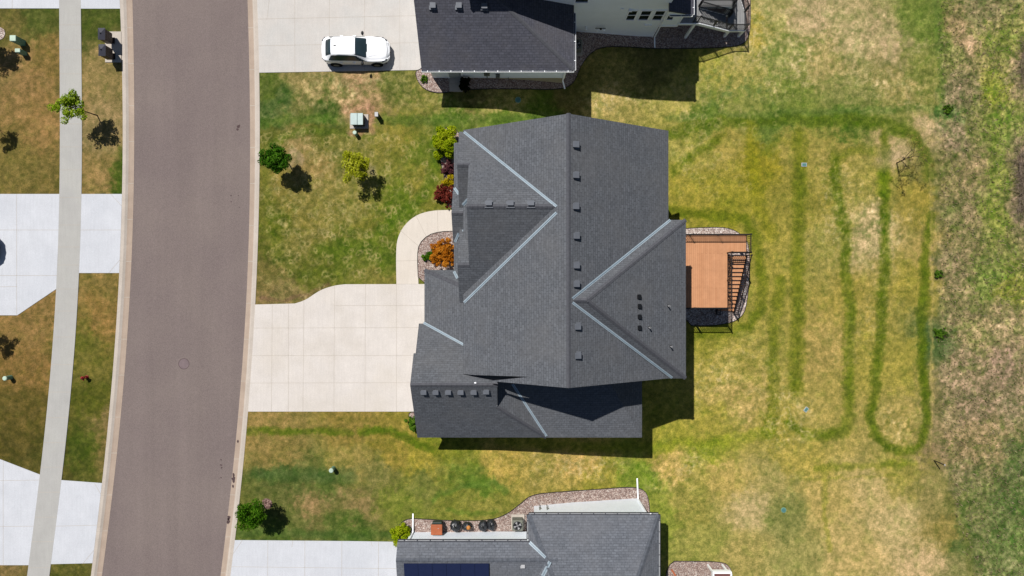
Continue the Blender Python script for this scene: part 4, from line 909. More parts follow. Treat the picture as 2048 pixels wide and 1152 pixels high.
# ================================================================== neighbour house at the bottom
sh = thing('house', 'paler grey roofed house with a blue solar array, cut off by the bottom edge', 'house', (2, -20, 0))
rb = MB()
LY = -17.03; sN = lambda x, y: 2.95 + .6 * (LY - y); RYs = on(1000, 1121, sN).y; sS = lambda x, y: sN(x, RYs) - .3 * (RYs - y)
BX0, BX1, BY = 1.11, 9.88, -15.27; kN, kE = .27, .65
rN = lambda x, y: 2.8 + kN * (BY - y); rW = lambda x, y: 2.8 + kE * (x - BX0); rE = lambda x, y: 2.8 + kE * (BX1 - x)
ax = (BX0 + BX1) / 2; hz = kE * (ax - BX0); ay = BY - hz / kN
pl(rb, [(-7.69, LY), (4, LY), (4, RYs), (-7.69, RYs)], sN); pl(rb, [(-7.69, RYs), (4, RYs), (4, -23), (-7.69, -23)], sS)
rS = lambda x, y: 2.8 + kN * (y - (2 * ay - BY))
pl(rb, [(BX0, BY), (BX1, BY), (ax, ay)], rN); pl(rb, [(BX0, BY), (ax, ay), (BX0, 2 * ay - BY)], rW); pl(rb, [(BX1, BY), (ax, ay), (BX1, 2 * ay - BY)], rE); pl(rb, [(BX0, 2 * ay - BY), (BX1, 2 * ay - BY), (ax, ay)], rS)
sroof = rb.build('roof', [M['shingle_c'], M['dgrey']], sh)
CAPP[:] = [sroof, M['cap_c']]; caps(None, (BX0, BY), (ax, ay), mn(rN, rW), .16); caps(None, (BX1, BY), (ax, ay), mn(rN, rE), .16); caps(None, (-7.69, RYs), (3.0, RYs), mn(sN, sS), .13)
valley((1059, 1083), (1091, 1115), mx(rW, sN), rW, .10, sroof); valley((1100, 1123), (1085, 1152), mx(rW, sS), rW, .11, sroof); 
v_ = vent(sroof, on(1046, 1132, sS), 0, (-.1, 0), .62, mat=M['pvc'])
mb = MB(); w4 = [on(u, v, sS) for u, v in ((808, 1125), (978, 1125), (978, 1152), (806, 1152))]
x0, x1, y1 = w4[0].x, w4[1].x, w4[0].y
for k in range(6):
    for r_ in range(2):
        xa = x0 + (x1 - x0) * k / 6 + .008; xb = x0 + (x1 - x0) * (k + 1) / 6 - .008; ya = y1 - r_ * 1.72; yb = ya - 1.70
        sp_ = MB(); sp_.slab([(xa, ya, sS(0, ya) + .17), (xb, ya, sS(0, ya) + .17), (xb, yb, sS(0, yb) + .17), (xa, yb, sS(0, yb) + .17)], .04, 0, 1); sp_.build('solar_panel', [M['solar'], M['solarf']], sh)
wb = MB(); wb.box(-7.25, 1.6, -22.6, -17.43, -.1, 1.95); wb.box(-7.24, 1.59, -19.6, -17.424, 1.9, 2.85); wb.box(1.58, 9.45, 2 * ay - BY + .5, -15.77, -3, 2.7); swall = wb.build('wall', [M['siding_w']], sh)
GM = [M['dgrey'], M['gutg']]
gutter(sh, (-7.69, LY), (BX0 - .1, LY), (0, 1), 2.9, step=.8, mats=GM); gutter(sh, (BX0, BY), (BX1, BY), (0, 1), 2.76, step=.75, mats=GM); gutter(sh, (BX1, BY), (BX1, -30), (1, 0), 2.76, step=.75, mats=GM); gutter(sh, (BX0, LY + .1), (BX0, BY), (-1, 0), 2.76, step=.6, mats=GM)
q = P(826, 1027, .05); a = P(826, 1061, .25); downspout(sh, [(-7.1, LY + .06, 2.8), (-7.12, -17.38, 2.5), (-7.05, -17.38, .3), (q.x, q.y, .06)])
q = P(1274.5, 957, -2.35); downspout(sh, [(9.35, BY + .06, 2.7), (9.38, -15.70, 2.4), (9.38, -15.70, -2.1), (q.x, q.y, -2.4)])
mb = MB()
for u, v in ((1079, 1012), (1094, 1013)):
    p = P(u, v, .2); mb.bar((p.x, -15.77, .3), (p.x, -15.6, .3), .05, .05); mb.bar((p.x, -15.62, -.5), (p.x, -15.62, .35), .035, .035); mb.ball((p.x, -15.6, .32), .06, .06, .06, 8, 6)
mb.build('hose_tap', [M['acg']], sh)
# small porch at its back corner
pt = thing('porch', 'small raised porch with white rim and red-brown boards, bottom edge beside the pale roofed house', 'porch', (15, -21, -2.75))
a = P(1428, 1147, -.9); b_ = P(1461, 1147, -.9)
mb = MB(); mb.box(a.x, b_.x, a.y - 3, a.y, -1.2, -1.0); mb.build('porch_floor', [M['deckr']], pt)
mb = MB(); mb.box(a.x - .1, b_.x + .08, a.y, a.y + .14, -1.25, -.85); mb.box(b_.x, b_.x + .1, a.y - 3, a.y, -1.25, -.85); mb.box(a.x - .1, a.x, a.y - 3, a.y, -1.25, -.85)
mb.build('rim', [M['white']], pt)
for x in (a.x + .05, b_.x - .05): post(x, a.y - .1, -2.85, -1.2, pt, w=.12)
mb = MB(); p0 = P(1343, 1139, -2.6); p1 = P(1352, 1153, -2.55); mb.bar(p0, p1, .13, .06); mb.bar((p0.x + .1, p0.y - .5, -2.62), (p1.x - .1, p1.y - .3, -2.6), .1, .05)
tag(mb.build('plank', [M['rust']]), 'rusty orange plank lying on the gravel beside the pale roofed house', 'plank')
# ------------------------------------------------------------------ cars
def make_car(name, label, loc, paint, rz=0):
    root = thing(name, label, 'car', loc, rz=rz); ORG[root.name] = (0, 0, 0)
    xs = [0.0, .10, .35, .60, .85, 1.3, 2.0, 2.45, 2.8, 3.25, 3.5, 4.2, 4.5, 4.66, 4.73]
    w = [.56, .74, .87, .91, .925, .93, .93, .93, .93, .93, .925, .88, .78, .62, .44]
    low = [.48, .34, .24, .22, .22, .22, .22, .22, .22, .22, .22, .24, .28, .34, .42]
    belt = [.80, .95, 1.02, 1.04, 1.04, 1.03, 1.01, 1.0, .98, .97, .95, .88, .80, .70, .62]
    top = [.84, 1.02, 1.22, 1.44, 1.60, 1.665, 1.665, 1.62, 1.42, 1.13, 1.06, .96, .86, .74, .64]
    wt = [.42, .52, .56, .56, .57, .60, .61, .61, .65, .71, .75, .71, .60, .44, .30]
    nx, ns = 96, 26
    X_ = np.linspace(0, 4.73, nx)
    def it(a):
        y = np.interp(X_, xs, a); k = np.array([1, 2, 3, 2, 1.]) / 9; yp = np.pad(y, 2, mode='edge'); return np.convolve(yp, k, 'valid')
    W, L, B, T, WT = map(it, (w, low, belt, top, wt))
    grid = []
    for i in range(nx):
        sec = [(0, L[i]), (W[i] * .9, L[i]), (W[i] * .99, L[i] + .12), (W[i], (L[i] + B[i]) / 2), (W[i] - .01, B[i] - .10), (W[i] - .05, B[i]), (WT[i] + .02, T[i] - .10), (WT[i] - .10, T[i] - .015), (WT[i] * .5, T[i] + .015), (0, T[i] + .022)]
        tt = [0, .12, .16, .27, .36, .42, .70, .80, .9, 1.0]
        t = np.linspace(0, 1, ns); yy = np.interp(t, tt, [q[0] for q in sec]); zz = np.interp(t, tt, [q[1] for q in sec])
        k = np.array([1, 2, 1.]) / 4; yy[1:-1] = np.convolve(yy, k, 'valid'); zz[1:-1] = np.convolve(zz, k, 'valid')
        grid.append((yy, zz, t))
    def cat(i, j):
        x = (X_[i] + X_[min(i + 1, nx - 1)]) / 2; t = (j + .5) / (ns - 1)
        if .44 < t < .69 and .50 + (t - .44) * 1.2 < x < 3.22 - (t - .44) * 2.9: return 1
        if t > .735 and 2.50 - (1 - t) * .15 < x < 3.24 - (1 - t) * .35: return 2
        if t > .72 and .36 < x < .80 + (1 - t) * .0: return 3
        return 0
    B0 = MB(); G1 = MB(); G2 = MB(); G3 = MB()
    for sgn in (1, -1):
        for i in range(nx - 1):
            for j in range(ns - 1):
                q = [(X_[i], grid[i][0][j] * sgn, grid[i][1][j]), (X_[i + 1], grid[i + 1][0][j] * sgn, grid[i + 1][1][j]), (X_[i + 1], grid[i + 1][0][j + 1] * sgn, grid[i + 1][1][j + 1]), (X_[i], grid[i][0][j + 1] * sgn, grid[i][1][j + 1])]
                if sgn < 0: q = q
                c = cat(i, j); (B0, G1, G2, G3)[c].face(q if sgn > 0 else q[::-1])
    def weld(o):
        bm = bmesh.new(); bm.from_mesh(o.data); bmesh.ops.remove_doubles(bm, verts=bm.verts[:], dist=1e-4); bmesh.ops.recalc_face_normals(bm, faces=bm.faces[:]); bm.to_mesh(o.data); bm.free()
        o.data.polygons.foreach_set('use_smooth', [True] * len(o.data.polygons)); return o
    body = weld(B0.build('body', [paint], root)); weld(G2.build('windshield', [M['carglass']], root)); weld(G3.build('rear_window', [M['carglass']], root)); weld(G1.build('side_window', [M['carglass']], root))
    for ex in ((0, 1),): 
        pass
    u_ = MB(); u_.box(.25, 4.45, -.80, .80, .2, .6); u_.build('underbody', [M['black']], root)
    for x in (.90, 3.78):
        for s in (-1, 1):
            a = MB(); a.tube((x, s * .60, .34), (x, s * .945, .34), .42, .42, 24); a.build('wheel_arch', [M['rubber']], root)
            t_ = MB(); t_.tube((x, s * .70, .345), (x, s * .965, .345), .345, .33, 28); wh = t_.build('wheel', [M['rubber']], root)
            r_ = MB(); r_.tube((x, s * .94, .345), (x, s * .975, .345), .22, .2, 20); r_.build('rim', [M['acg']], wh)
    for s in (-1, 1):
        m_ = MB(); m_.ball((2.90, s * 1.06, 1.10), .10, .15, .09, 12, 8); m_.bar((2.93, s * .90, 1.03), (2.92, s * 1.0, 1.08), .06, .05); m_.build('mirror', [M['black']], root, smooth=True)
        for x in (1.28, 2.18):
            h_ = MB(); h_.bar((x, s * .95, .86), (x + .2, s * .95, .86), .04, .04); h_.build('door_handle', [M['white']], root)
        r_ = MB(); r_.bar((1.0, s * .57, 1.66), (2.35, s * .60, 1.67), .03, .03); r_.build('roof_rail', [M['white']], root)
        l_ = MB(); l_.bar((4.22, s * .85, .80), (4.55, s * .66, .73), .08, .10); l_.build('headlight', [M['glass']], root)
        l_ = MB(); l_.bar((.04, s * .60, .86), (.26, s * .84, .90), .06, .13); l_.build('tail_light', [M['dgrey']], root)
    g_ = MB()
    for a, b_ in (((4.60, -.50, .62), (4.74, 0, .60)), ((4.74, 0, .60), (4.60, .50, .62))): g_.bar(a, b_, .06, .16)
    g_.build('grille', [M['black']], root)
    b2_ = MB()
    for a, b_ in (((4.45, -.72, .36), (4.72, 0, .34)), ((4.72, 0, .34), (4.45, .72, .36)), ((.02, -.5, .42), (.02, .5, .42))): b2_.bar(a, b_, .08, .14)
    b2_.build('bumper', [M['dgrey']], root)
    h_ = MB()
    for s in (-1, 1): h_.bar((3.35, s * .55, 1.105), (4.35, s * .40, .925), .012, .01)
    h_.bar((4.52, -.55, .862), (4.60, 0, .842), .012, .012); h_.bar((4.60, 0, .842), (4.52, .55, .862), .012, .012)
    h_.build('bonnet_crease', [M['acg']], root)
    f_ = MB(); f_.bar((1.02, 0, 1.69), (1.2, 0, 1.70), .03, .06); f_.build('antenna', [M['acg']], root)
    d_ = MB(); d_.box(2.95, 3.2, -.5, .5, .95, .98); d_.build('dashboard', [M['dgrey']], root)
    return root
ca = make_car('parked_car', 'white sport utility car parked on the driveway at the top of the picture', (-13.34, 16.73, .034), M['paintw'])
cb_ = copy_tree(ca); cb_.location = (-41.08, 2.85, .034); cb_['label'] = 'pale car showing only its nose on the white driveway at the left edge'
ca['group'] = cb_['group'] = 'parked cars'
# ------------------------------------------------------------------ trees and bushes
def leaves(n, clumps, size, spread=1.0):
    """small folded leaf faces scattered through a set of clumps (centre, radius)"""
    mb = MB(); wt_ = np.array([c[1] ** 2.2 for c in clumps]); wt_ /= wt_.sum(); ch = rng.choice(len(clumps), n, p=wt_)
    shade = rng.uniform(-.18, .18, len(clumps))
    for k in ch:
        c, r = clumps[k]; d = rng.normal(size=3); d /= np.linalg.norm(d); rr_ = r * rng.uniform(.25, 1) ** .5
        p = Vector((c[0] + d[0] * rr_, c[1] + d[1] * rr_, c[2] + d[2] * rr_ * .8))
        nrm = Vector((d[0] * .6 + rng.normal() * .5, d[1] * .6 + rng.normal() * .5, abs(d[2]) * .6 + .5 + rng.normal() * .3)).normalized()
        a = nrm.orthogonal().normalized(); a.rotate(Matrix.Rotation(rng.uniform(0, 6.28), 3, nrm)); b = nrm.cross(a); s = size * rng.uniform(.6, 1.25)
        v = float(np.clip(rng.beta(2.2, 2.2) + shade[k], 0, 1))
        mb.face([p - a * s, p - b * s * .45 + nrm * s * .1, p + a * s, p + b * s * .45 + nrm * s * .1], 0, v)
    return mb
def branchy(mb, p, d, L, r, depth, tips, bend=.35):
    n = 3; q = p
    for k in range(n):
        d = (d + Vector(rng.normal(size=3)) * bend * .4).normalized(); q2 = q + d * L / n; mb.tube(q, q2, r * (1 - k * .22), r * (1 - (k + 1) * .22), 6, cap=False); q = q2
        if depth > 0 and k > 0:
            for _ in range(2):
                e = (d + Vector(rng.normal(size=3)) * .8).normalized(); branchy(mb, q, e, L * .6, r * .45, depth - 1, tips, bend)
    tips.append(q)
def tree(name, label, base, crown, h, R, mat, n=2600, size=.07, ncl=26, group='young lawn trees', flat=.8, cat='tree', clr=.34, trunk_r=.045, elong=1.0):
    b = G(*base) if not isinstance(base, Vector) else base; c = P(*crown, h + b.z)
    t = thing(name, label, cat, b, group); mb = MB(); tips = []
    j = Vector((b.x + (c.x - b.x) * .35, b.y + (c.y - b.y) * .35, b.z + h * .5))
    mb.tube(b - Vector((0, 0, .1)), j, trunk_r, trunk_r * .75, 8); cc = c
    for k in range(7):
        a = 6.28 * k / 7 + rng.uniform(-.3, .3); e = Vector((math.cos(a) * R * .7, math.sin(a) * R * .7, rng.uniform(-.1, .5) * R)) + cc
        st_ = j.lerp(cc, rng.uniform(0, .6)); mb.tube(st_, e, trunk_r * .4, .008, 5, cap=False)
        branchy(mb, st_.lerp(e, .5), (e - st_).normalized(), R * .45, .012, 1, tips)
    mb.tube(j, cc + Vector((0, 0, R * .4)), trunk_r * .75, .012, 7)
    mb.build('trunk', [M['bark']], t)
    cl = []
    for k in range(ncl):
        d = rng.normal(size=3); d /= np.linalg.norm(d); rr_ = R * rng.uniform(.35, .92)
        cl.append((cc + Vector((d[0] * rr_ * elong, d[1] * rr_, d[2] * rr_ * flat)), R * rng.uniform(clr * .55, clr)))
    leaves(n, cl, size).build('crown', [mat], t); return t
Lf = lambda n, a, b, c: leafmat(n, C(*a), C(*b), C(*c))
gd = Lf('leaf_dark_green', (34, 70, 14), (60, 106, 22), (104, 148, 42)); yg = Lf('leaf_yellow_green', (136, 146, 20), (176, 182, 36), (215, 215, 80)); bg = Lf('leaf_bright_green', (100, 134, 18), (146, 176, 34), (196, 210, 80))
sg = Lf('leaf_spring_green', (38, 76, 12), (68, 112, 20), (112, 150, 42)); lg = Lf('leaf_lime', (100, 130, 10), (156, 176, 22), (205, 210, 50)); rd = Lf('leaf_dark_red', (74, 28, 24), (124, 50, 42), (168, 88, 72)); pr = Lf('leaf_maroon', (60, 34, 40), (104, 60, 66), (146, 100, 98))
yl = Lf('leaf_golden', (150, 130, 10), (190, 168, 20), (220, 200, 60)); og = Lf('leaf_orange', (150, 84, 16), (204, 122, 30), (235, 165, 60)); gr_ = Lf('leaf_shrub_green', (44, 84, 16), (84, 124, 30), (130, 160, 60)); ol = Lf('leaf_olive', (120, 112, 50), (150, 140, 70), (170, 160, 90)); dk_ = Lf('leaf_black_green', (14, 20, 12), (26, 34, 20), (44, 50, 30))
tree('young_tree', 'young tree with dense dark green crown, nearest the street in the middle front lawn', (579, 329), (549, 316), 2.35, .95, gd, 6000, .08, 40, clr=.4)
tree('young_tree', 'young yellow-green tree on the middle front lawn, to the right of the dark green one', (733, 350), (709, 333), 2.0, 1.15, yg, 3200, .075, 40, clr=.30)
tree('young_tree', 'young bright green tree leaning over the sidewalk left of the street', (195, 231), (138, 214), 2.6, 1.1, bg, 3000, .078, 34, clr=.3, elong=1.15)
tree('young_tree', 'young green tree by the curb above the bottom driveway, on a patch of bark mulch', (527, 1010), (501, 1031), 2.25, 1.12, sg, 4200, .08, 36, clr=.38)
# trees just left of the picture whose shadows fall into it
tree('young_tree', 'young tree left of the picture whose shadow falls on the lawn above the white driveway', Vector((-37.4, 12.3, 0)), (-58, 233), 2.5, .8, sg, 1200, .07, 18, clr=.3)
tree('young_tree', 'young tree left of the picture whose shadow falls on the lawn below the white driveway', Vector((-37.6, -2.9, 0)), (-68, 664), 2.6, 1.0, sg, 1500, .07, 20, clr=.3)
tree('young_tree', 'leafy tree left of the picture shading the green utility boxes', Vector((-38.2, 18.2, 0)), (-72, 58), 2.6, 1.1, gd, 3600, .08, 30, clr=.42)
# bare sapling in the back yard
b = G(1794, 326); t = thing('bare_sapling', 'thin leaning sapling, almost leafless, in the back yard near the field', 'tree', b)
mb = MB(); tips = []; top = P(1812, 317, b.z + 2.0)
mb.tube(b - Vector((0, 0, .1)), top, .045, .03, 8); 
for k in range(6):
    st_ = Vector(b).lerp(top, .45 + .11 * k); e = (Vector((.5, .5, .9)) + Vector(rng.normal(size=3)) * .65).normalized(); branchy(mb, st_, e, 1.3, .026, 1, tips, .5)
mb.build('trunk', [M['bark']], t)
leaves(600, [(Vector(q), .2) for q in tips[:40]], .055).build('crown', [ol], t)
def shrub(name, label, u, v, R, h, mat, n=1500, size=.055, cat='shrub', group=None, twiggy=0, ry=1.0, z=None, clr=.3):
    k_ = 1.08 if twiggy else 1.26; R *= k_; h *= 1.1; n = int(n * 2.3); size *= 1.12
    base = G(u, v); base = P(u, v, base.z + h * .55); gz = float(terr(base.x)); b = Vector((base.x, base.y, gz))
    t = thing(name, label, cat, b, group); mb = MB(); tips = []
    for k in range(9 + twiggy):
        a = rng.uniform(0, 6.28); e = Vector((math.cos(a) * .8, math.sin(a) * .8 * ry, rng.uniform(.6, 1.4))).normalized(); branchy(mb, b + Vector((math.cos(a) * .04, math.sin(a) * .04, 0)), e, R * (.9 if not twiggy else .8), .014, 1, tips, .3)
    mb.build('stem', [M['bark'] if not twiggy else mat], t)
    cl = [];
    for k in range(28):
        d = rng.normal(size=3); d /= np.linalg.norm(d); rr_ = rng.uniform(.3, 1.0)
        cl.append((Vector((b.x + d[0] * rr_ * R, b.y + d[1] * rr_ * R * ry, b.z + h * .5 + d[2] * rr_ * h * .5)), R * rng.uniform(clr * .5, clr)))
    if twiggy: cl += [(q, R * .12) for q in tips]
    leaves(n, cl, size).build('foliage', [mat], t); return t
shrub('shrub', 'large bright green shrub at the left corner of the middle house, uppermost in its bed', 893, 287, .74, 1.7, lg, 5200, .06, ry=1.5, clr=.45)
shrub('shrub', 'small maroon shrub under the large bright green shrub by the middle house', 896, 337, .52, .7, pr, 1300, .045, twiggy=3)
shrub('shrub', 'small golden yellow shrub between the two dark red shrubs', 898, 363, .42, .7, yl, 900, .05)
shrub('shrub', 'spiky dark red shrub beside the top of the curved path', 889, 390, .66, 1.0, rd, 1700, .05, twiggy=8)
shrub('shrub', 'big orange leaved shrub in the gravel bed inside the curved path', 888, 505, .92, 1.3, og, 4200, .05, twiggy=4, ry=1.1)
shrub('shrub', 'small light green grass-like plant at the left foot of the orange shrub', 859, 511, .38, .5, sg, 800, .05)
shrub('shrub', 'green shrub at the lower left corner of the garage wing of the middle house', 826, 851, .44, .9, gr_, 1500, .05, ry=1.3)
shrub('shrub', 'rounded olive green shrub beside the white downspout and the bottom driveway', 803, 1071, .72, 1.3, lg, 2400, .055)
shrub('shrub', 'tiny spiky green plant on the sunny gravel beside the top garage', 848, 158, .22, .3, gr_, 260, .05)
shrub('shrub', 'dark shrub in the shade beside the doorstep of the white-sided house', 931, 169, .42, .9, dk_, 1300, .055)
for u, v, R, l in ((1878, 548, .26, 'small dense dark green weed clump at the right lawn edge'), (1881, 668, .45, 'wide low green weed patch at the lawn edge below the small dense clump'), (1897, 218, .28, 'dark green weed clump where the lawn meets the field, near the top')):
    shrub('weed_clump', l, u, v, R, .3, gr_, int(1600 * R), .045, 'weed', 'weed clumps in the field')
# ------------------------------------------------------------------ rough field: loose grass blades, dead stalks
def blades(n, box, mats, hgt, wd, name, dens=None):
    mb = MB()
    for _ in range(n):
        for _t in range(20):
            u = rng.uniform(box[0], box[1]); v = rng.uniform(box[2], box[3])
            if dens is None or rng.random() < dens(u, v): break
        p = G(u, v); a = rng.uniform(0, 6.28); h = hgt * rng.uniform(.4, 1.3); l = h * rng.uniform(.5, 1.6); d = Vector((math.cos(a), math.sin(a), 0)); s = Vector((-d.y, d.x, 0)) * wd * rng.uniform(.6, 1.3)
        m_ = int(rng.integers(0, len(mats))); mid = p + d * l * .45 + Vector((0, 0, h * .8)); tip = p + d * l + Vector((0, 0, h * .55)); r_ = float(rng.random())
        mb.face([p - s, p + s, mid + s * .8, mid - s * .8], m_, r_); mb.face([mid - s * .8, mid + s * .8, tip], m_, r_)
    return stuff(mb.build(name, mats))
straw = Lf('dry_grass', (104, 88, 66), (150, 132, 100), (200, 182, 146)); gg = Lf('field_grass', (58, 86, 34), (96, 120, 44), (140, 158, 70))
blades(13000, (1866, 2110, -60, 1210), [straw, straw, straw, gg], .14, .018, 'wild_grass', lambda u, v: min(1, max(0, (u - 1872 - (max(0, v - 900) * .25)) / 16)))
# dead stalks lying about and brush piles at the far right
mb = MB()
for k in range(900):
    u = rng.uniform(1885, 2060); v = rng.uniform(-10, 1160)
    if v > 950 and u < 1890 + (v - 950) * .3: continue
    p = G(u, v, .05); a = rng.uniform(0, 6.28); l = rng.uniform(.1, .6); mb.tube(p, p + Vector((math.cos(a) * l, math.sin(a) * l, rng.uniform(0, .12))), .007, .004, 4, cap=False)
stuff(mb.build('dead_stalks', [M['twig']]))
for (u, v, ru, rv, n, lab) in ((2044, 365, 12, 60, 520, 'tall brush pile of grey twigs at the right edge, halfway up the field'), (2050, 130, 9, 45, 260, 'small brush pile of grey twigs at the right edge near the top')):
    mb = MB()
    for k in range(n):
        uu = u + ru * .6 * float(np.clip(rng.normal(), -1.5, 1.5)); vv = v + rv * .6 * float(np.clip(rng.normal(), -1.5, 1.5)); p = G(uu, vv, rng.uniform(.02, .5)); a = rng.uniform(0, 6.28); l = rng.uniform(.3, 1.1)
        mb.tube(p, p + Vector((math.cos(a) * l, math.sin(a) * l, rng.uniform(-.15, .25))), .012, .005, 4, cap=False)
    tag(mb.build('brush_pile', [M['twig']]), lab, 'brush pile', 'brush piles by the field')
# ------------------------------------------------------------------ utilities and small things
def mailbox(u, v, label):
    t = P(u, v, 1.42); b = Vector((t.x, t.y, .05)); r = thing('cluster_mailbox', label, 'mailbox', b, 'cluster mailboxes on the pad'); 
    mb = MB(); mb.box(b.x - .2, b.x + .2, b.y - .37, b.y + .37, .42, 1.36); mb.build('body', [M['bronze']], r, bevel=.012)
    mb = MB()
    x0, x1, y0, y1 = b.x - .25, b.x + .25, b.y - .41, b.y + .41
    ap = (b.x, b.y, 1.50); A = [(x0, y0, 1.36), (x1, y0, 1.36), (x1, y1, 1.36), (x0, y1, 1.36)]
    for k in range(4): mb.face([A[k], A[(k + 1) % 4], ap])
    mb.face(A[::-1]); mb.build('lid', [M['dgrey']], r)
    mb = MB(); mb.ball((b.x, b.y, 1.52), .045, .045, .05, 10, 6); mb.build('finial', [M['black']], r)
    mb = MB(); mb.box(b.x - .09, b.x + .09, b.y - .14, b.y + .14, .08, .42); mb.box(b.x - .17, b.x + .17, b.y - .22, b.y + .22, .06, .09); mb.build('pedestal', [M['bronze']], r)
    for c_ in range(4):
        for k in range(4):
            mb = MB(); mb.box(b.x + .2, b.x + .212, b.y - .35 + c_ * .178, b.y - .35 + c_ * .178 + .165, .46 + k * .22, .46 + k * .22 + .205); d_ = mb.build('door', [M['bronze']], r)
            hb = MB(); hb.box(b.x + .212, b.x + .222, b.y - .35 + c_ * .178 + .06, b.y - .35 + c_ * .178 + .10, .54 + k * .22, .57 + k * .22); hb.build('lock', [M['acg']], d_)
a = P(211, 123.5, .0); b_ = P(243, 63.5, .0); mb = MB(); mb.box(a.x, b_.x, a.y - .05, b_.y, -.1, .05); mb.build('mailbox_pad', [M['pad']]); struct(bpy.data.objects['mailbox_pad'])
mailbox(202, 67.0, 'bronze cluster mailbox with pyramid lid beside the street, the upper of the two'); mailbox(203, 99.5, 'bronze cluster mailbox with pyramid lid beside the street, the lower of the two')
# transformer
a = P(703, 257.5, 0); b_ = P(737, 229, 0)
mb = MB(); mb.box(a.x - .1, b_.x, a.y, b_.y, -.1, .07); tr_pad = mb
tp = P(713.5, 238, .78); tr = thing('transformer', 'grey-green electrical transformer box on a pad at the upper left lawn of the middle house', 'transformer', (tp.x, tp.y, 0))
mb.build('pad', [M['pad']], tr)
mb = MB(); mb.box(tp.x - .40, tp.x + .43, tp.y - .36, tp.y + .39, .07, .74); mb.build('cabinet', [M['transd']], tr, bevel=.02)
mb = MB(); mb.box(tp.x - .44, tp.x + .03, tp.y - .41, tp.y + .42, .74, .80); mb.box(tp.x + .042, tp.x + .44, tp.y - .41, tp.y + .42, .74, .795); mb.build('lid', [M['trans']], tr, bevel=.015)
mb = MB(); mb.box(tp.x - .36, tp.x - .25, tp.y - .5, tp.y - .42, .2, .32); mb.build('lock', [M['pvc']], tr)
# cable pedestal
p = P(752.5, 228.5, .8); t = thing('utility_box', 'small narrow grey utility box to the right of the transformer', 'utility box', (p.x, p.y, 0))
mb = MB(); mb.box(p.x - .10, p.x + .11, p.y - .14, p.y + .15, 0, .74); mb.build('cabinet', [M['transd']], t, bevel=.02); mb = MB(); mb.box(p.x - .12, p.x + .13, p.y - .16, p.y + .17, .74, .80); mb.build('lid', [M['pvc']], t, bevel=.02)
def pedestal(u, v, h, r, label):
    z = float(terr((u - 1024) / 28)); p = P(u, v, z + h); o = thing('utility_post', label, 'utility post', (p.x, p.y, z), 'round green utility posts')
    mb = MB(); mb.tube((p.x, p.y, z - .1), (p.x, p.y, z + h - .1), r * 1.05, r * .98, 20); mb.build('body', [M['ped']], o)
    mb = MB(); mb.tube((p.x, p.y, z + h - .1), (p.x, p.y, z + h - .03), r * 1.08, r * 1.05, 20); mb.tube((p.x, p.y, z + h - .03), (p.x, p.y, z + h), r * 1.05, r * .8, 20); mb.build('lid', [M['pedlid']], o)
pedestal(709, 264.8, .62, .135, 'round green utility post with pale lid just below the transformer'); pedestal(662, 941.5, .72, .15, 'round green utility post with pale lid alone on the lower front lawn'); pedestal(8.5, 757, .66, .15, 'round green utility post with pale lid at the left edge, left of the sidewalk')
for u, v, h, sx, sy, lab in ((25, 76, 1.0, .22, .21, 'green utility cabinet with pale lid in tree shade at the top left, the larger one'), (34.5, 100.5, .75, .19, .14, 'green utility cabinet with pale lid in tree shade at the top left, the smaller one')):
    p = P(u, v, h); o = thing('utility_cabinet', lab, 'utility box', (p.x, p.y, 0), 'utility cabinets at the top left')
    mb = MB(); mb.box(p.x - sx * .95, p.x + sx * .95, p.y - sy * .95, p.y + sy * .95, -.05, h - .08); mb.build('body', [M['ped']], o, bevel=.03)
    mb = MB(); mb.box(p.x - sx, p.x + sx, p.y - sy, p.y + sy, h - .08, h); mb.build('lid', [M['pedlid']], o, bevel=.04)
# hydrant
b = G(174, 754); o = thing('fire_hydrant', 'red fire hydrant on the grass between sidewalk and street', 'hydrant', b)
mb = MB(); x, y = b.x, b.y; mb.tube((x, y, -.05), (x, y, .06), .13, .13, 14); mb.tube((x, y, .06), (x, y, .5), .095, .09, 14); mb.tube((x, y, .5), (x, y, .56), .12, .12, 14); mb.ball((x, y, .57), .10, .10, .12, 14, 8); mb.tube((x, y, .66), (x, y, .73), .03, .025, 5); mb.build('barrel', [M['red']], o)
for dx, dy in ((.16, 0), (-.16, 0), (0, -.18)):
    mb = MB(); mb.tube((x, y, .40), (x + dx, y + dy, .40), .05, .055, 10); n_ = Vector((dx, dy, 0)).normalized(); mb.tube((x + dx, y + dy, .40), (x + dx + n_.x * .04, y + dy + n_.y * .04, .40), .035, .025, 5); mb.build('nozzle', [M['red']], o)
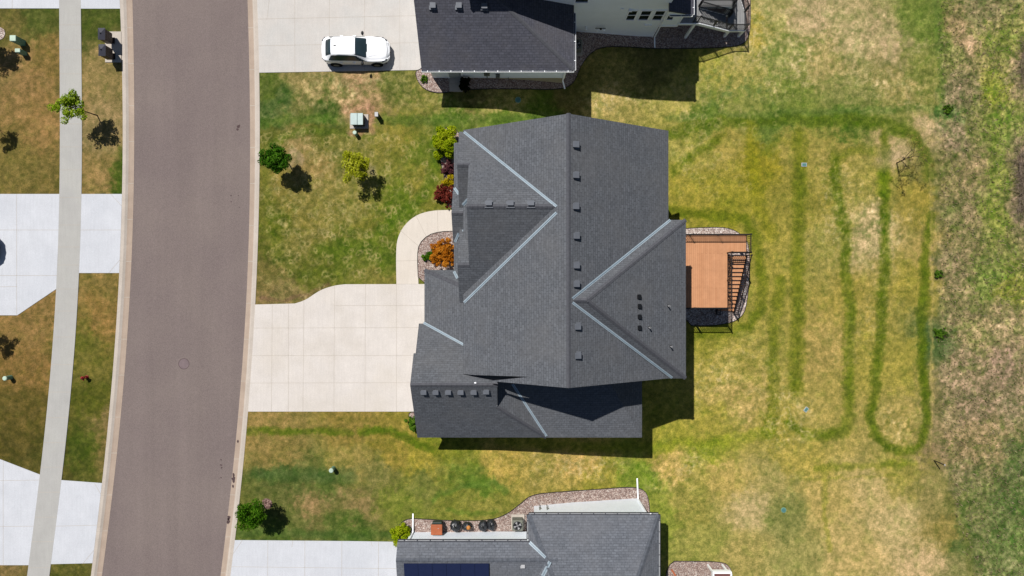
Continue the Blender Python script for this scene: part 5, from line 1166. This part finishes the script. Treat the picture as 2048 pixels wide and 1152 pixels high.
# manhole and valve lids
mc = G(366.5, 728, -.096); mb = MB(); mb.tube((0, 0, -.02), (0, 0, .004), .37, .37, 36, 0); o = mb.build('manhole_cover', [M['iron'], M['stain']], at=(mc.x, mc.y, -.10))
tag(o, 'round iron manhole cover in the middle of the street', 'manhole cover')
rg = MB()
for k in range(36):
    a0, a1 = 6.2832 * k / 36, 6.2832 * (k + 1) / 36; rg.face([(.36 * math.cos(a0), .36 * math.sin(a0), .0045), (.39 * math.cos(a0), .39 * math.sin(a0), .0045), (.39 * math.cos(a1), .39 * math.sin(a1), .0045), (.36 * math.cos(a1), .36 * math.sin(a1), .0045)])
ro_ = rg.build('rim', [M['stain']], o, at=(mc.x, mc.y, 0)); ro_.parent = o; ro_.location = (0, 0, .001)
def lid(u, v, s, mat, label, fr='pvc', rz=0, round_=False):
    p = G(u, v); mb = MB()
    if round_: mb.tube((0, 0, -.05), (0, 0, .05), s, s, 16)
    else: mb.box(-s, s, -s * .72, s * .72, -.05, .05)
    o = mb.build('valve_box', [M[fr]], at=p, bevel=.01); o.rotation_euler.z = rz; tag(o, label, 'valve box', 'lids set in the lawn')
    m2 = MB()
    if round_: m2.tube((0, 0, .045), (0, 0, .062), s * .8, s * .8, 16)
    else: m2.box(-s * .8, s * .8, -s * .52, s * .52, .045, .06)
    c_ = m2.build('lid', [M[mat]]); c_.parent = o
lid(1608, 329.5, .20, 'teal', 'small rectangular valve box with grey rim in the upper back yard'); lid(1612, 819, .19, 'teal', 'small tilted valve box with pale rim in the lower back yard', rz=.9)
lid(1567, 1020, .20, 'teal', 'round teal lid in the dry lawn at the bottom right', fr='ped', round_=True); lid(1036, 200, .22, 'teal', 'round teal lid in the shade between the two upper houses', fr='ped', round_=True)
# marker post in the field
b = G(1868, 921); b.z = -2.75; o = thing('marker_post', 'thin dark marker post with white cap where lawn meets field at the lower right', 'post', b)
mb = MB(); mb.box(b.x - .03, b.x + .03, b.y - .03, b.y + .03, -2.8, -1.5); mb.build('post', [M['bronze']], o); mb = MB(); mb.box(b.x - .04, b.x + .04, b.y - .04, b.y + .04, -1.5, -1.44); mb.build('cap', [M['pvc']], o)
# condensers
def condenser(u, v, zt, label, mat='acg'):
    p = P(u, v, zt); z = float(terr(p.x)) + .06; o = thing('air_conditioner', label, 'air conditioner', (p.x, p.y, z), 'outdoor condenser units')
    mb = MB(); mb.box(p.x - .5, p.x + .5, p.y - .55, p.y + .55, z - .1, z + .06); mb.build('pad', [M['pad']], o)
    mb = MB(); mb.box(p.x - .38, p.x + .38, p.y - .38, p.y + .38, z + .06, z + .82); mb.build('cabinet', [M[mat]], o, bevel=.05)
    mb = MB(); mb.tube((p.x, p.y, z + .822), (p.x, p.y, z + .828), .31, .31, 32); mb.build('fan_well', [M['black']], o)
    mb = MB()
    for k in range(4):
        a = k * math.pi / 2 + .4; mb.slab([(p.x + .05 * math.cos(a), p.y + .05 * math.sin(a), z + .835), (p.x + .28 * math.cos(a - .3), p.y + .28 * math.sin(a - .3), z + .845), (p.x + .28 * math.cos(a + .35), p.y + .28 * math.sin(a + .35), z + .835)], .004)
    mb.tube((p.x, p.y, z + .83), (p.x, p.y, z + .86), .07, .07, 14); mb.build('fan', [M['pvc']], o)
    mb = MB()
    for r in (.12, .19, .26, .32):
        for k in range(24): a0, a1 = 6.2832 * k / 24, 6.2832 * (k + 1) / 24; mb.bar((p.x + r * math.cos(a0), p.y + r * math.sin(a0), z + .875), (p.x + r * math.cos(a1), p.y + r * math.sin(a1), z + .875), .006, .006)
    for k in range(12): a = 6.2832 * k / 12; mb.bar((p.x, p.y, z + .88), (p.x + .34 * math.cos(a), p.y + .34 * math.sin(a), z + .87), .006, .006)
    mb.build('grille', [M['dgrey']], o); return o
condenser(1035, 1050, .3, 'grey condenser unit on the gravel beside the pale roofed house'); condenser(1154, 86, -.4, 'dark condenser unit tucked behind the garage of the white-sided house')
# brown lidded bin and black sacks beside the bottom house
p = P(873, 1060, .95); o = thing('storage_bin', 'bin with rust-brown lid against the white wall of the bottom house', 'bin', (p.x, p.y, .03))
mb = MB(); mb.box(p.x - .36, p.x + .36, p.y - .34, p.y + .34, .03, .84); mb.box(p.x - .28, p.x + .34, p.y + .33, p.y + .5, .4, .8); mb.build('body', [M['transd']], o, bevel=.03)
mb = MB(); mb.box(p.x - .40, p.x + .40, p.y - .37, p.y + .37, .84, .95); mb.build('lid', [M['rust']], o, bevel=.04)
mb = MB(); mb.box(p.x + .08, p.x + .17, p.y + .10, p.y + .125, .95, .954); mb.build('lid_mark', [M['pvc']], o)
def bag(u, v, r, ry, h, label, ang=0):
    p = P(u, v, h * .5 + .04); mb = MB(); nu, nv = 26, 14; ph = rng.uniform(0, 6, 6)
    for a in range(nv + 1):
        th = math.pi * a / nv
        for k in range(nu):
            f = 6.2832 * k / nu; j = 1 + .07 * math.sin(5 * f + ph[0] + 2 * math.cos(th * 3)) + .05 * math.sin(9 * f + ph[1] + 5 * math.cos(th)) + .05 * math.sin(13 * f + ph[2]) * math.sin(th) + rng.uniform(-.02, .02)
            zz = math.cos(th); x = r * j * math.sin(th) * math.cos(f); y = ry * j * math.sin(th) * math.sin(f); mb.v.append((x, y, h * .5 * max(-.85, zz) * (1 + .1 * math.sin(3 * f + ph[3])) + (.16 if a == 0 else 0)))
    for a in range(nv):
        for k in range(nu): mb.f.append((a * nu + k, (a + 1) * nu + k, (a + 1) * nu + (k + 1) % nu, a * nu + (k + 1) % nu)); mb.m.append(0); mb.r.append(.5)
    o = mb.build('plastic_bag', [M['bag']], at=Vector((p.x, p.y, .04 + h * .42)) + Vector((0, 0, float(terr(p.x)))), smooth=False); o.rotation_euler.z = ang
    tag(o, label, 'bag', 'filled black bags along the white wall'); return o
bag(911, 1052, .38, .42, .7, 'largest black plastic bag, first to the right of the brown-lidded bin', .3); bag(934, 1053.5, .34, .32, .6, 'black plastic bag carrying an orange pot, second from the brown-lidded bin')
bag(966, 1053, .33, .38, .6, 'round black plastic bag, third from the brown-lidded bin'); bag(982, 1051, .30, .42, .65, 'black plastic bag nearest the grey condenser unit', .2)
p = P(937, 1056, .72); mb = MB(); mb.ball((0, 0, 0), .15, .17, .1, 16, 8); mb.tube((0, 0, .06), (0, 0, .1), .11, .12, 16); tag(mb.build('pot', [M['orange']], at=(p.x, p.y, .68), smooth=True), 'small orange pot lying on a black plastic bag', 'pot')
